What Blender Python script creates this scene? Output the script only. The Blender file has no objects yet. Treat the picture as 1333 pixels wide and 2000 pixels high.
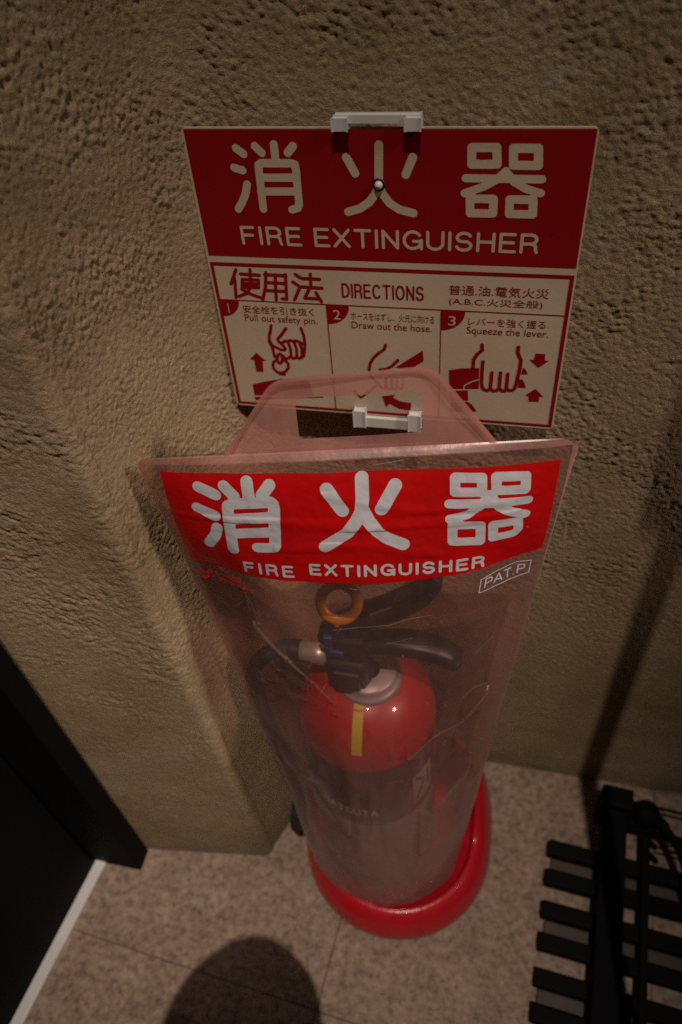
import bpy, bmesh, math, random
import numpy as np
from mathutils import Vector, Matrix
random.seed(7); RNG = np.random.RandomState(7)
S = bpy.context.scene
COL = S.collection

# ------------------------------------------------------------------ camera
FOC = 1480.0                                   # focal length in pixels of a 1333 x 2000 picture
dn = np.array([161.5, 1420.0, FOC]); dn /= np.linalg.norm(dn)          # world down, seen in camera space
lf = np.array([-7031.5, 0.0, FOC]); lf[1] = -(lf[0]*dn[0]+lf[2]*dn[2])/dn[1]; lf /= np.linalg.norm(lf)
ax_x, ax_z = -lf, -dn
ax_y = np.cross(ax_z, ax_x)
CM = np.stack([ax_x, ax_y, ax_z])              # world = CM @ (right, down, forward)
CAM = np.array([0.0, -0.55, 1.1262])
cam = bpy.data.cameras.new('camera')
cam.sensor_fit = 'VERTICAL'; cam.sensor_height = 36.0; cam.lens = FOC/2000*36
cam.clip_start = 0.02; cam.clip_end = 50
cam.dof.use_dof = True; cam.dof.focus_distance = 0.585; cam.dof.aperture_fstop = 4.5
camo = bpy.data.objects.new('camera', cam); COL.objects.link(camo)
mw = Matrix.Identity(4)
for r in range(3):
    mw[r][0], mw[r][1], mw[r][2], mw[r][3] = CM[r][0], -CM[r][1], -CM[r][2], CAM[r]
camo.matrix_world = mw
S.camera = camo

# ------------------------------------------------------------------ light, world, exposure
S.view_settings.view_transform = 'Standard'; S.view_settings.look = 'None'
S.view_settings.gamma = 1.0; S.view_settings.exposure = 0.0
S.render.engine = 'CYCLES'
S.cycles.use_denoising = False
S.cycles.transparent_max_bounces = 24; S.cycles.max_bounces = 10
W = bpy.data.worlds.new('World'); S.world = W; W.use_nodes = True
W.node_tree.nodes['Background'].inputs[0].default_value = (0.95, 0.80, 0.72, 1)
W.node_tree.nodes['Background'].inputs[1].default_value = 0.02
LAMP = Vector((0.36, -1.50, 4.6))
sp = bpy.data.lights.new('ceiling_spot', 'SPOT')
sp.energy = 500; sp.color = (1.0, 0.85, 0.71); sp.shadow_soft_size = 0.012
sp.spot_size = math.radians(18.2); sp.spot_blend = 1.0
spo = bpy.data.objects.new('ceiling_spot', sp); COL.objects.link(spo)
spo.location = LAMP
spo.rotation_euler = (Vector((-0.27, -0.20, 0.20))-LAMP).to_track_quat('-Z', 'Y').to_euler()
al = bpy.data.lights.new('side_spot', 'SPOT')
al.energy = 180; al.color = (1.0, 0.84, 0.70); al.shadow_soft_size = 0.16
al.spot_size = math.radians(18); al.spot_blend = 1.0
alo = bpy.data.objects.new('side_spot', al); COL.objects.link(alo)
alo.location = (1.9, -0.62, 2.3); alo.rotation_euler = (Vector((-0.40, -0.12, 0.36))-alo.location).to_track_quat('-Z', 'Y').to_euler()

# ------------------------------------------------------------------ helpers
def tag(o, label=None, cat=None, group=None, kind=None):
    if label: o['label'] = label
    if cat: o['category'] = cat
    if group: o['group'] = group
    if kind: o['kind'] = kind
    return o
def empty(name, loc, label, cat, group=None):
    o = bpy.data.objects.new(name, None); COL.objects.link(o); o.location = loc
    o.empty_display_size = 0.05
    return tag(o, label, cat, group)
def link(name, me, mat, parent=None, smooth=False):
    """mesh given in world coordinates; parent only translates"""
    if mat is not None: me.materials.append(mat)
    o = bpy.data.objects.new(name, me); COL.objects.link(o)
    if parent is not None:
        p = parent; off = Vector((0, 0, 0))
        while p is not None: off += Vector(p.location); p = p.parent
        me.transform(Matrix.Translation(-off)); o.parent = parent
    if smooth: me.polygons.foreach_set('use_smooth', [True]*len(me.polygons))
    return o
def mesh(name, V, F, mat=None, parent=None, smooth=False):
    me = bpy.data.meshes.new(name); me.from_pydata([tuple(map(float, v)) for v in V], [], F); me.update()
    return link(name, me, mat, parent, smooth)
def bm_obj(name, bm, mat, parent=None, smooth=False):
    me = bpy.data.meshes.new(name); bmesh.ops.recalc_face_normals(bm, faces=bm.faces); bm.to_mesh(me); bm.free()
    return link(name, me, mat, parent, smooth)
def box_bm(x0, x1, y0, y1, z0, z1, bev=0.0, seg=2):
    bm = bmesh.new(); bmesh.ops.create_cube(bm, size=1)
    for v in bm.verts:
        v.co = Vector(((x0+x1)/2+v.co.x*(x1-x0), (y0+y1)/2+v.co.y*(y1-y0), (z0+z1)/2+v.co.z*(z1-z0)))
    if bev: bmesh.ops.bevel(bm, geom=bm.edges[:], offset=bev, segments=seg, affect='EDGES', profile=0.6)
    return bm
def join_bm(*bms):
    out = bmesh.new(); t = bpy.data.meshes.new('t')
    for b in bms: b.to_mesh(t); out.from_mesh(t); b.free()
    bpy.data.meshes.remove(t); return out
def box(name, x0, x1, y0, y1, z0, z1, mat, parent=None, bev=0.0, seg=2):
    return bm_obj(name, box_bm(x0, x1, y0, y1, z0, z1, bev, seg), mat, parent)
def grid_faces(n, m, closed=False):
    F = []
    for i in range(n-1):
        for j in range(m-1 if not closed else m):
            k = (j+1) % m
            F.append((i*m+j, i*m+k, (i+1)*m+k, (i+1)*m+j))
    return F
def lathe(name, prof, cx, cy, mat, parent, n=64, ang=(0, 2*math.pi), closed=True, axis=None):
    V = []
    for r, z in prof:
        for k in range(n if closed else n+1):
            a = ang[0]+(ang[1]-ang[0])*k/n
            V.append((cx+r*math.cos(a), cy+r*math.sin(a), z))
    m = n if closed else n+1
    return mesh(name, V, grid_faces(len(prof), m, closed), mat, parent, True)
def smooth_path(pts, n=8):
    P = [Vector(p) for p in pts]; out = []
    for i in range(len(P)-1):
        p0 = P[max(i-1, 0)]; p1 = P[i]; p2 = P[i+1]; p3 = P[min(i+2, len(P)-1)]
        for k in range(n):
            t = k/n
            out.append(0.5*((2*p1)+(p2-p0)*t+(2*p0-5*p1+4*p2-p3)*t*t+(3*p1-p0-3*p2+p3)*t**3))
    out.append(P[-1]); return out
def tube(name, pts, rad, mat, parent=None, n=14, flat=1.0, up=(0, 1, 0), cap=True):
    """sweep of a round (or flattened) section; rad may be a list"""
    P = [Vector(p) for p in pts]; V = []; up = Vector(up)
    R = rad if isinstance(rad, (list, tuple)) else [rad]*len(P)
    for i, p in enumerate(P):
        t = (P[min(i+1, len(P)-1)]-P[max(i-1, 0)]).normalized()
        a = up-t*up.dot(t)
        if a.length < 1e-4: a = Vector((1, 0, 0))
        a.normalize(); b = t.cross(a)
        for k in range(n):
            th = 2*math.pi*k/n; V.append(p+a*math.cos(th)*R[i]+b*math.sin(th)*R[i]*flat)
    F = grid_faces(len(P), n, True)
    if cap: F += [tuple(range(n))[::-1], tuple((len(P)-1)*n+k for k in range(n))]
    return mesh(name, V, F, mat, parent, True)

# ------------------------------------------------------------------ materials
def mat(name, col, rough=0.5, metal=0.0, spec=0.5, coat=0.0, noise=None, bump=None, extra=None):
    m = bpy.data.materials.new(name); m.use_nodes = True; nt = m.node_tree; N = nt.nodes; Lk = nt.links
    b = N['Principled BSDF']; b.inputs['Base Color'].default_value = (*col, 1)
    b.inputs['Roughness'].default_value = rough; b.inputs['Metallic'].default_value = metal
    b.inputs['Specular IOR Level'].default_value = spec; b.inputs['Coat Weight'].default_value = coat
    tc = N.new('ShaderNodeTexCoord')
    if noise:                                   # (scale, amount, second colour)
        nz = N.new('ShaderNodeTexNoise'); nz.inputs['Scale'].default_value = noise[0]; nz.inputs['Detail'].default_value = 6
        Lk.new(tc.outputs['Object'], nz.inputs['Vector'])
        rp = N.new('ShaderNodeMapRange'); rp.inputs[1].default_value = 0.35; rp.inputs[2].default_value = 0.68
        rp.inputs[3].default_value = 0; rp.inputs[4].default_value = noise[1]
        Lk.new(nz.outputs[0], rp.inputs[0])
        mx = N.new('ShaderNodeMix'); mx.data_type = 'RGBA'
        mx.inputs[6].default_value = (*col, 1); mx.inputs[7].default_value = (*noise[2], 1)
        Lk.new(rp.outputs[0], mx.inputs[0]); Lk.new(mx.outputs[2], b.inputs['Base Color'])
        m['mix'] = mx.name
    if bump:                                    # (scale, distance)
        nb = N.new('ShaderNodeTexNoise'); nb.inputs['Scale'].default_value = bump[0]; nb.inputs['Detail'].default_value = 4
        Lk.new(tc.outputs['Object'], nb.inputs['Vector'])
        bp = N.new('ShaderNodeBump'); bp.inputs['Distance'].default_value = bump[1]
        Lk.new(nb.outputs[0], bp.inputs['Height']); Lk.new(bp.outputs[0], b.inputs['Normal'])
    return m

def plaster_mat():
    m = bpy.data.materials.new('plaster'); m.use_nodes = True; nt = m.node_tree; N = nt.nodes; Lk = nt.links
    b = N['Principled BSDF']; b.inputs['Roughness'].default_value = 0.88; b.inputs['Specular IOR Level'].default_value = 0.25
    tc = N.new('ShaderNodeTexCoord')
    def noise(scale, det=5, rough=0.6, loc=0):
        n = N.new('ShaderNodeTexNoise'); n.inputs['Scale'].default_value = scale; n.inputs['Detail'].default_value = det
        n.inputs['Roughness'].default_value = rough
        mp = N.new('ShaderNodeMapping'); mp.inputs['Location'].default_value = (loc, loc*2, 0)
        Lk.new(tc.outputs['Object'], mp.inputs[0]); Lk.new(mp.outputs[0], n.inputs['Vector']); return n.outputs[0]
    def ramp(src, stops):
        r = N.new('ShaderNodeValToRGB'); e = r.color_ramp.elements
        e[0].position, e[0].color = stops[0][0], (*stops[0][1], 1); e[1].position, e[1].color = stops[-1][0], (*stops[-1][1], 1)
        for p, c in stops[1:-1]:
            k = e.new(p); k.color = (*c, 1)
        Lk.new(src, r.inputs[0]); return r.outputs[0]
    base = ramp(noise(7, 6), [(0.30, (0.27, 0.195, 0.108)), (0.5, (0.37, 0.272, 0.165)), (0.70, (0.425, 0.312, 0.20))])
    pink = ramp(noise(11, 4, 0.5, 3), [(0.5, (0, 0, 0)), (0.72, (1, 1, 1))])
    mx = N.new('ShaderNodeMix'); mx.data_type = 'RGBA'
    mf = N.new('ShaderNodeMath'); mf.operation = 'MULTIPLY'; mf.inputs[1].default_value = 0.42
    Lk.new(pink, mf.inputs[0]); Lk.new(mf.outputs[0], mx.inputs[0]); Lk.new(base, mx.inputs[6]); mx.inputs[7].default_value = (0.42, 0.285, 0.215, 1)
    fine = ramp(noise(260, 4, 0.7), [(0.35, (0.72, 0.70, 0.68)), (0.62, (1.1, 1.1, 1.1))])
    mul = N.new('ShaderNodeMix'); mul.data_type = 'RGBA'; mul.blend_type = 'MULTIPLY'; mul.inputs[0].default_value = 0.8
    Lk.new(mx.outputs[2], mul.inputs[6]); Lk.new(fine, mul.inputs[7])
    # pale scrape above the sign: a stretched spot broken up by noise
    mp = N.new('ShaderNodeMapping'); mp.vector_type = 'TEXTURE'
    mp.inputs['Location'].default_value = (0.022, 0, 0.962); mp.inputs['Rotation'].default_value = (0, math.radians(-14), 0); mp.inputs['Scale'].default_value = (0.036, 0.05, 0.0055)
    Lk.new(tc.outputs['Object'], mp.inputs[0]); ln = N.new('ShaderNodeVectorMath'); ln.operation = 'LENGTH'; Lk.new(mp.outputs[0], ln.inputs[0])
    sm = N.new('ShaderNodeMapRange'); sm.inputs[1].default_value = 1.0; sm.inputs[2].default_value = 0.3; sm.inputs[3].default_value = 0; sm.inputs[4].default_value = 1; Lk.new(ln.outputs['Value'], sm.inputs[0])
    sn = ramp(noise(90, 5, 0.7, 1), [(0.48, (0, 0, 0)), (0.56, (1, 1, 1))])
    sx = N.new('ShaderNodeMath'); sx.operation = 'MULTIPLY'; Lk.new(sm.outputs[0], sx.inputs[0]); Lk.new(sn, sx.inputs[1])
    sc2 = N.new('ShaderNodeMix'); sc2.data_type = 'RGBA'; Lk.new(sx.outputs[0], sc2.inputs[0]); Lk.new(mul.outputs[2], sc2.inputs[6]); sc2.inputs[7].default_value = (0.40, 0.36, 0.33, 1)
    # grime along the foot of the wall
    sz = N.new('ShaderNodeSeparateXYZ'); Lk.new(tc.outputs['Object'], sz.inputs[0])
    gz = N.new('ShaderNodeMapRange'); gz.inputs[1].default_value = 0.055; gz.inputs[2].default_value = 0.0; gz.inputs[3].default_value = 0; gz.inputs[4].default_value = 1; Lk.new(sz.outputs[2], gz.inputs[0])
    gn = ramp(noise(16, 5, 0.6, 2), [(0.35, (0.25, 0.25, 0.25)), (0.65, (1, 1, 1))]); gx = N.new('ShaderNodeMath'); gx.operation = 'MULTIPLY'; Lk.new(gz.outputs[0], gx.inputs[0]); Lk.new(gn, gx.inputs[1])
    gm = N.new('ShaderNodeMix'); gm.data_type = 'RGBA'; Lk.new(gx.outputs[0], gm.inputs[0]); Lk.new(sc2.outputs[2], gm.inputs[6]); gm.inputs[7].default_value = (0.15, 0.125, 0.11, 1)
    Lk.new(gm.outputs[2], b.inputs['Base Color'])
    h = noise(400, 5, 0.75); bp = N.new('ShaderNodeBump'); bp.inputs['Distance'].default_value = 0.0022; bp.inputs['Strength'].default_value = 1.0
    Lk.new(h, bp.inputs['Height']); Lk.new(bp.outputs[0], b.inputs['Normal'])
    return m

def floor_mat():
    m = bpy.data.materials.new('granite_tile'); m.use_nodes = True; nt = m.node_tree; N = nt.nodes; Lk = nt.links
    b = N['Principled BSDF']; b.inputs['Roughness'].default_value = 0.55; b.inputs['Specular IOR Level'].default_value = 0.35
    g = N.new('ShaderNodeNewGeometry')
    def noise(scale, det, rough, off=0.0):
        n = N.new('ShaderNodeTexNoise'); n.inputs['Scale'].default_value = scale; n.inputs['Detail'].default_value = det; n.inputs['Roughness'].default_value = rough
        mp = N.new('ShaderNodeMapping'); mp.inputs['Location'].default_value = (off, off, 0)
        Lk.new(g.outputs['Position'], mp.inputs[0]); Lk.new(mp.outputs[0], n.inputs['Vector']); return n.outputs[0]
    r = N.new('ShaderNodeValToRGB'); Lk.new(noise(105, 5, 0.72), r.inputs[0]); e = r.color_ramp.elements
    e[0].position = 0.33; e[0].color = (0.10, 0.068, 0.050, 1); e[1].position = 0.62; e[1].color = (0.31, 0.24, 0.19, 1)
    k = e.new(0.45); k.color = (0.205, 0.150, 0.115, 1)
    r2 = N.new('ShaderNodeValToRGB'); Lk.new(noise(28, 5, 0.6, 4.0), r2.inputs[0]); e = r2.color_ramp.elements
    e[0].position = 0.32; e[0].color = (0.72, 0.67, 0.65, 1); e[1].position = 0.65; e[1].color = (1.08, 1.0, 0.98, 1)
    mx = N.new('ShaderNodeMix'); mx.data_type = 'RGBA'; mx.blend_type = 'MULTIPLY'; mx.inputs[0].default_value = 1
    Lk.new(r.outputs[0], mx.inputs[6]); Lk.new(r2.outputs[0], mx.inputs[7]); Lk.new(mx.outputs[2], b.inputs['Base Color'])
    bp = N.new('ShaderNodeBump'); bp.inputs['Distance'].default_value = 0.0006; Lk.new(noise(160, 3, 0.6), bp.inputs['Height']); Lk.new(bp.outputs[0], b.inputs['Normal'])
    return m

def film_mat(name, tint, body, amount, rough=0.22, low_haze=0.0):
    """translucent soft pvc sheet: part clear, part milky pink, with a gloss"""
    m = bpy.data.materials.new(name); m.use_nodes = True; nt = m.node_tree; N = nt.nodes; Lk = nt.links
    for n in list(N):
        if n.type != 'OUTPUT_MATERIAL': N.remove(n)
    out = [n for n in N if n.type == 'OUTPUT_MATERIAL'][0]
    tc = N.new('ShaderNodeTexCoord')
    tr = N.new('ShaderNodeBsdfTransparent'); tr.inputs[0].default_value = (*tint, 1)
    df = N.new('ShaderNodeBsdfDiffuse'); df.inputs[0].default_value = (*body, 1)
    tl = N.new('ShaderNodeBsdfTranslucent'); tl.inputs[0].default_value = (*body, 1)
    mk = N.new('ShaderNodeMixShader'); mk.inputs[0].default_value = 0.4
    Lk.new(df.outputs[0], mk.inputs[1]); Lk.new(tl.outputs[0], mk.inputs[2])
    nz = N.new('ShaderNodeTexNoise'); nz.inputs['Scale'].default_value = 14; nz.inputs['Detail'].default_value = 5
    mp = N.new('ShaderNodeMapping'); mp.inputs['Scale'].default_value = (1.6, 1.6, 0.5)
    Lk.new(tc.outputs['Object'], mp.inputs[0]); Lk.new(mp.outputs[0], nz.inputs['Vector'])
    rg = N.new('ShaderNodeMapRange'); rg.inputs[1].default_value = 0.3; rg.inputs[2].default_value = 0.7
    rg.inputs[3].default_value = amount*0.65; rg.inputs[4].default_value = amount*1.35
    Lk.new(nz.outputs[0], rg.inputs[0])
    # a longer way through the sheet at a slant makes it milkier: 1-(1-a)^(1/cos)
    l2 = N.new('ShaderNodeLayerWeight'); l2.inputs[0].default_value = 0.5
    c1 = N.new('ShaderNodeMath'); c1.operation = 'SUBTRACT'; c1.inputs[0].default_value = 1.12; Lk.new(l2.outputs['Facing'], c1.inputs[1])
    d1 = N.new('ShaderNodeMath'); d1.operation = 'DIVIDE'; d1.inputs[0].default_value = 1.0; Lk.new(c1.outputs[0], d1.inputs[1])
    sz = N.new('ShaderNodeSeparateXYZ'); Lk.new(tc.outputs['Object'], sz.inputs[0])       # the sheet is made milkier towards the bottom
    dz = N.new('ShaderNodeMapRange'); dz.inputs[1].default_value = 0.42; dz.inputs[2].default_value = 0.10; dz.inputs[3].default_value = 0; dz.inputs[4].default_value = low_haze; Lk.new(sz.outputs[2], dz.inputs[0])
    n3 = N.new('ShaderNodeTexNoise'); n3.inputs['Scale'].default_value = 9; n3.inputs['Detail'].default_value = 7; n3.inputs['Roughness'].default_value = 0.65; Lk.new(mp.outputs[0], n3.inputs['Vector'])
    q3 = N.new('ShaderNodeMapRange'); q3.inputs[1].default_value = 0.35; q3.inputs[2].default_value = 0.65; q3.inputs[3].default_value = 0.45; q3.inputs[4].default_value = 1.35; Lk.new(n3.outputs[0], q3.inputs[0])
    dm = N.new('ShaderNodeMath'); dm.operation = 'MULTIPLY_ADD'; Lk.new(dz.outputs[0], dm.inputs[0]); Lk.new(q3.outputs[0], dm.inputs[1]); Lk.new(rg.outputs[0], dm.inputs[2])
    o1 = N.new('ShaderNodeMath'); o1.operation = 'SUBTRACT'; o1.inputs[0].default_value = 1.0; Lk.new(dm.outputs[0], o1.inputs[1])
    p1 = N.new('ShaderNodeMath'); p1.operation = 'POWER'; Lk.new(o1.outputs[0], p1.inputs[0]); Lk.new(d1.outputs[0], p1.inputs[1])
    f1 = N.new('ShaderNodeMath'); f1.operation = 'SUBTRACT'; f1.inputs[0].default_value = 1.0; Lk.new(p1.outputs[0], f1.inputs[1])
    mm = N.new('ShaderNodeMixShader'); Lk.new(f1.outputs[0], mm.inputs[0]); Lk.new(tr.outputs[0], mm.inputs[1]); Lk.new(mk.outputs[0], mm.inputs[2])
    gl = N.new('ShaderNodeBsdfGlossy'); gl.inputs['Roughness'].default_value = rough; gl.inputs[0].default_value = (1, 1, 1, 1)
    nb = N.new('ShaderNodeTexNoise'); nb.inputs['Scale'].default_value = 26; nb.inputs['Detail'].default_value = 4
    Lk.new(mp.outputs[0], nb.inputs['Vector'])
    bp = N.new('ShaderNodeBump'); bp.inputs['Distance'].default_value = 0.002; bp.inputs['Strength'].default_value = 0.4
    Lk.new(nb.outputs[0], bp.inputs['Height'])
    lw = N.new('ShaderNodeLayerWeight'); lw.inputs[0].default_value = 0.5      # facing 0 .. grazing 1
    pw = N.new('ShaderNodeMath'); pw.operation = 'POWER'; pw.inputs[1].default_value = 5
    ma = N.new('ShaderNodeMath'); ma.operation = 'MULTIPLY_ADD'; ma.inputs[1].default_value = 0.55; ma.inputs[2].default_value = 0.05
    Lk.new(lw.outputs['Facing'], pw.inputs[0]); Lk.new(pw.outputs[0], ma.inputs[0])
    for q in (gl, df): Lk.new(bp.outputs[0], q.inputs['Normal'])
    ms = N.new('ShaderNodeMixShader'); Lk.new(ma.outputs[0], ms.inputs[0]); Lk.new(mm.outputs[0], ms.inputs[1]); Lk.new(gl.outputs[0], ms.inputs[2])
    Lk.new(ms.outputs[0], out.inputs[0])
    return m

M = dict(
    plaster=plaster_mat(), tile=floor_mat(),
    grout=mat('grout', (0.11, 0.085, 0.07), 0.9, noise=(60, 0.6, (0.08, 0.06, 0.05))),
    cream=mat('sign_cream', (0.49, 0.395, 0.295), 0.5, noise=(9, 0.7, (0.40, 0.305, 0.21)), bump=(300, 0.0001)),
    sred=mat('sign_red', (0.215, 0.002, 0.005), 0.55, spec=0.15, noise=(14, 0.5, (0.22, 0.003, 0.005))),
    bred=mat('band_red', (0.42, 0.003, 0.003), 0.33, noise=(20, 0.5, (0.34, 0.005, 0.005)), bump=(45, 0.0015)),
    bwhite=mat('band_white', (0.47, 0.46, 0.50), 0.40, noise=(22, 0.5, (0.39, 0.38, 0.42)), bump=(45, 0.0015)),
    plastic=mat('white_plastic', (0.50, 0.49, 0.49), 0.35, noise=(30, 0.5, (0.60, 0.55, 0.50))),
    red=mat('extinguisher_red', (0.29, 0.007, 0.010), 0.40, coat=0.35, noise=(8, 0.4, (0.38, 0.01, 0.013))),
    stand=mat('stand_red', (0.42, 0.008, 0.016), 0.28, coat=0.3, noise=(12, 0.6, (0.43, 0.010, 0.02)), bump=(90, 0.0006)),
    black=mat('black_plastic', (0.006, 0.0065, 0.007), 0.42, noise=(40, 0.5, (0.022, 0.022, 0.022))),
    matte=mat('black_paint', (0.003, 0.0025, 0.002), 0.7, 0.0, 0.08, noise=(16, 0.6, (0.004, 0.004, 0.004))),
    rubber=mat('black_rubber', (0.014, 0.015, 0.014), 0.55, noise=(30, 0.5, (0.022, 0.022, 0.02))),
    silver=mat('silver_metal', (0.66, 0.64, 0.62), 0.40, 0.55, noise=(50, 0.5, (0.45, 0.43, 0.42))),
    grey=mat('grey_collar', (0.33, 0.31, 0.31), 0.42, 0.3, noise=(50, 0.5, (0.25, 0.24, 0.24))),
    orange=mat('orange_plastic', (0.38, 0.16, 0.006), 0.4, noise=(40, 0.4, (0.55, 0.17, 0.005))),
    blue=mat('blue_plastic', (0.015, 0.04, 0.18), 0.4, noise=(40, 0.4, (0.012, 0.03, 0.12))),
    yellow=mat('yellow_tape', (0.40, 0.34, 0.03), 0.5, noise=(60, 0.5, (0.45, 0.37, 0.02))),
    dlabel=mat('dark_label', (0.020, 0.022, 0.022), 0.4, noise=(30, 0.5, (0.03, 0.03, 0.03))),
    mlabel=mat('maroon_label', (0.085, 0.018, 0.022), 0.5, noise=(40, 0.6, (0.05, 0.02, 0.022))),
    plabel=mat('paper_label', (0.38, 0.29, 0.25), 0.5, noise=(40, 0.6, (0.26, 0.22, 0.19))),
    lprint=mat('label_print', (0.85, 0.85, 0.82), 0.5, noise=(40, 0.3, (0.6, 0.6, 0.58))),
    brown=mat('dark_brown', (0.05, 0.032, 0.024), 0.6, noise=(30, 0.7, (0.025, 0.016, 0.012)), bump=(80, 0.0006)),
    steel=mat('pale_metal_strip', (0.56, 0.54, 0.54), 0.45, 0.0, noise=(30, 0.5, (0.44, 0.42, 0.42))),
    cloth=mat('dark_cloth', (0.03, 0.03, 0.035), 0.9, noise=(40, 0.5, (0.02, 0.02, 0.02))),
    skin=mat('skin', (0.42, 0.24, 0.17), 0.5, noise=(30, 0.3, (0.38, 0.2, 0.14))),
    hair=mat('dark_hair', (0.01, 0.008, 0.007), 0.5, noise=(90, 0.5, (0.02, 0.015, 0.01))),
    film=film_mat('pink_film', (0.95, 0.77, 0.755), (0.50, 0.31, 0.275), 0.12, 0.27, 0.27),
    tab=film_mat('pink_tab_film', (0.95, 0.70, 0.65), (0.88, 0.44, 0.38), 0.60, 0.35),
    fold_shine=film_mat('fold_highlight_film', (0.95, 0.9, 0.88), (0.80, 0.60, 0.57), 0.14, 0.3),  # highlight along the folds, put into the film colour
    weld=film_mat('pink_weld', (0.95, 0.80, 0.78), (0.80, 0.42, 0.39), 0.26, 0.35),
    logo=mat('logo_red', (0.75, 0.012, 0.012), 0.5, noise=(60, 0.5, (0.6, 0.02, 0.02))),
    scuff_glint=film_mat('scuff_glint_film', (0.95, 0.9, 0.9), (0.85, 0.75, 0.74), 0.22, 0.3),
)

# ------------------------------------------------------------------ printed shapes (millimetres; traced once, stored as plain tables)
SK1 = [[[40.5,14.1],[45.6,17.9]],[[36.7,27.8],[43.0,29.6]],[[44.8,39.9],[42.2,47.4],[38.5,53.5],[34.6,58.6]],[[55.2,12.6],[59.7,17.1]],[[69.7,11.4],[69.5,22.6]],[[83.7,12.5],[79.3,17.0]],[[54.8,58.2],[55.6,29.8],[55.8,25.9],[58.0,24.4],[80.8,24.3],[83.7,25.1],[84.1,28.6],[83.6,54.2],[82.1,57.0],[77.6,58.3]],[[55.4,34.8],[83.4,34.5]],[[54.8,45.0],[83.2,44.5]]]
SK2 = [[[122.3,20.0],[128.0,30.8]],[[169.6,19.7],[164.7,31.3]],[[146.0,11.5],[145.0,37.6],[143.1,43.9],[137.6,51.3],[129.9,56.4],[121.1,59.0]],[[145.0,37.6],[147.2,44.7],[152.5,51.9],[159.8,56.5],[169.9,58.9]]]
SK3 = [[[210.1,12.9],[226.8,12.8],[227.9,23.7],[210.6,23.9],[210.1,12.9]],[[237.9,13.2],[254.2,13.3],[255.4,24.3],[238.8,24.3],[237.9,13.2]],[[206.9,33.3],[258.7,33.5]],[[234.1,28.3],[228.4,33.9],[220.2,38.7],[206.5,43.8]],[[234.9,29.6],[240.4,35.5],[248.5,40.0],[258.9,42.9]],[[210.5,47.6],[227.0,47.5],[227.3,57.8],[211.0,58.0],[210.5,47.6]],[[238.2,47.6],[254.3,47.5],[255.0,57.9],[238.7,57.9],[238.2,47.6]]]
SU1 = [[[23.5,108.9],[17.0,121.7]],[[21.0,116.8],[19.2,134.0]],[[26.8,112.6],[43.2,113.0]],[[27.6,117.3],[41.6,117.4],[40.6,124.1],[26.4,124.1],[27.6,117.3]],[[27.0,120.8],[41.1,120.9]],[[35.8,108.4],[33.6,123.3],[30.1,129.6],[22.1,132.9]],[[25.6,126.1],[33.4,130.7],[40.8,132.9]]]
SU2 = [[[49.0,110.5],[46.9,122.7],[42.8,135.0]],[[47.7,112.2],[65.7,112.5]],[[65.4,111.5],[63.8,133.4],[60.0,133.3]],[[56.6,112.2],[54.6,134.4]],[[47.4,119.2],[64.5,119.4]],[[46.1,126.3],[64.2,126.5]]]
SU3 = [[[73.8,111.0],[77.5,113.6]],[[71.0,117.7],[75.2,120.7]],[[75.6,123.8],[70.6,133.6]],[[78.9,114.3],[93.6,114.4]],[[86.4,110.2],[85.8,121.7]],[[77.0,121.8],[95.1,122.1]],[[84.7,122.6],[79.5,131.7],[90.8,131.8]],[[89.5,126.3],[93.5,134.3]]]
PA = [[[46.6,159.3],[45.4,163.8],[43.4,169.2],[42.5,175.4],[44.3,179.8],[44.9,184.2],[45.4,190.6]],[[43.1,174.5],[44.5,178.9],[48.2,180.8],[52.0,182.8],[55.2,183.1],[56.6,181.6],[55.0,178.6],[50.8,174.2],[50.8,172.2],[54.9,167.6],[59.6,161.2]],[[73.0,160.3],[74.7,167.2],[74.8,175.1],[73.6,184.0],[72.2,188.2],[70.2,190.0]],[[52.9,176.5],[57.2,173.7],[60.0,174.0],[62.2,172.8],[64.4,173.7],[67.3,172.8],[70.4,173.8],[72.6,175.7]],[[59.6,174.3],[61.1,181.3],[60.8,189.5]],[[65.2,173.9],[66.6,180.9],[66.0,189.1]],[[69.9,174.5],[71.6,180.6],[70.8,188.3]],[[52.9,188.7],[54.6,191.3],[57.0,191.7],[60.1,189.5],[62.3,191.4],[65.6,189.6],[68.0,190.9],[71.1,188.7]],[[50.7,187.0],[48.4,189.0],[47.4,193.2],[48.1,196.8],[50.1,197.1],[51.9,194.7],[52.4,191.0],[51.8,187.8],[50.7,187.0]],[[47.4,193.2],[43.7,196.2],[42.3,200.0],[43.0,203.7],[45.5,206.8],[49.6,207.5],[54.0,205.2],[56.8,201.3],[57.1,197.1],[55.4,194.4],[52.7,193.2]],[[47.8,208.6],[52.3,208.7]]]
FA = [[[28.8,187.6],[36.3,195.6],[33.4,195.6],[32.4,207.6],[25.7,207.7],[25.4,195.2],[21.6,195.0]],[[19.5,222.4],[29.4,219.0],[48.8,213.7],[73.8,212.7],[77.1,229.7],[19.7,234.3]],[[19.4,236.4],[46.2,233.6],[86.2,229.7],[86.2,231.4],[54.5,235.0],[19.7,239.9]]]
PB = [[[145.8,172.0],[144.3,176.6],[139.8,180.1],[134.8,185.5],[131.7,191.3],[130.4,198.0]],[[156.0,186.3],[150.6,192.7],[145.7,195.9],[140.0,196.9]],[[115.6,221.7],[121.5,228.3],[131.7,218.9],[138.7,210.9]],[[130.4,198.0],[131.5,203.7],[141.8,216.5],[143.9,216.3],[145.4,205.5]],[[145.4,205.5],[145.5,215.7],[148.4,216.9],[150.1,215.3],[150.3,205.1]],[[150.1,215.3],[152.9,216.6],[155.0,214.9],[155.2,204.7]],[[155.0,214.9],[157.9,215.7],[159.9,213.5],[160.5,203.3]]]
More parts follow.
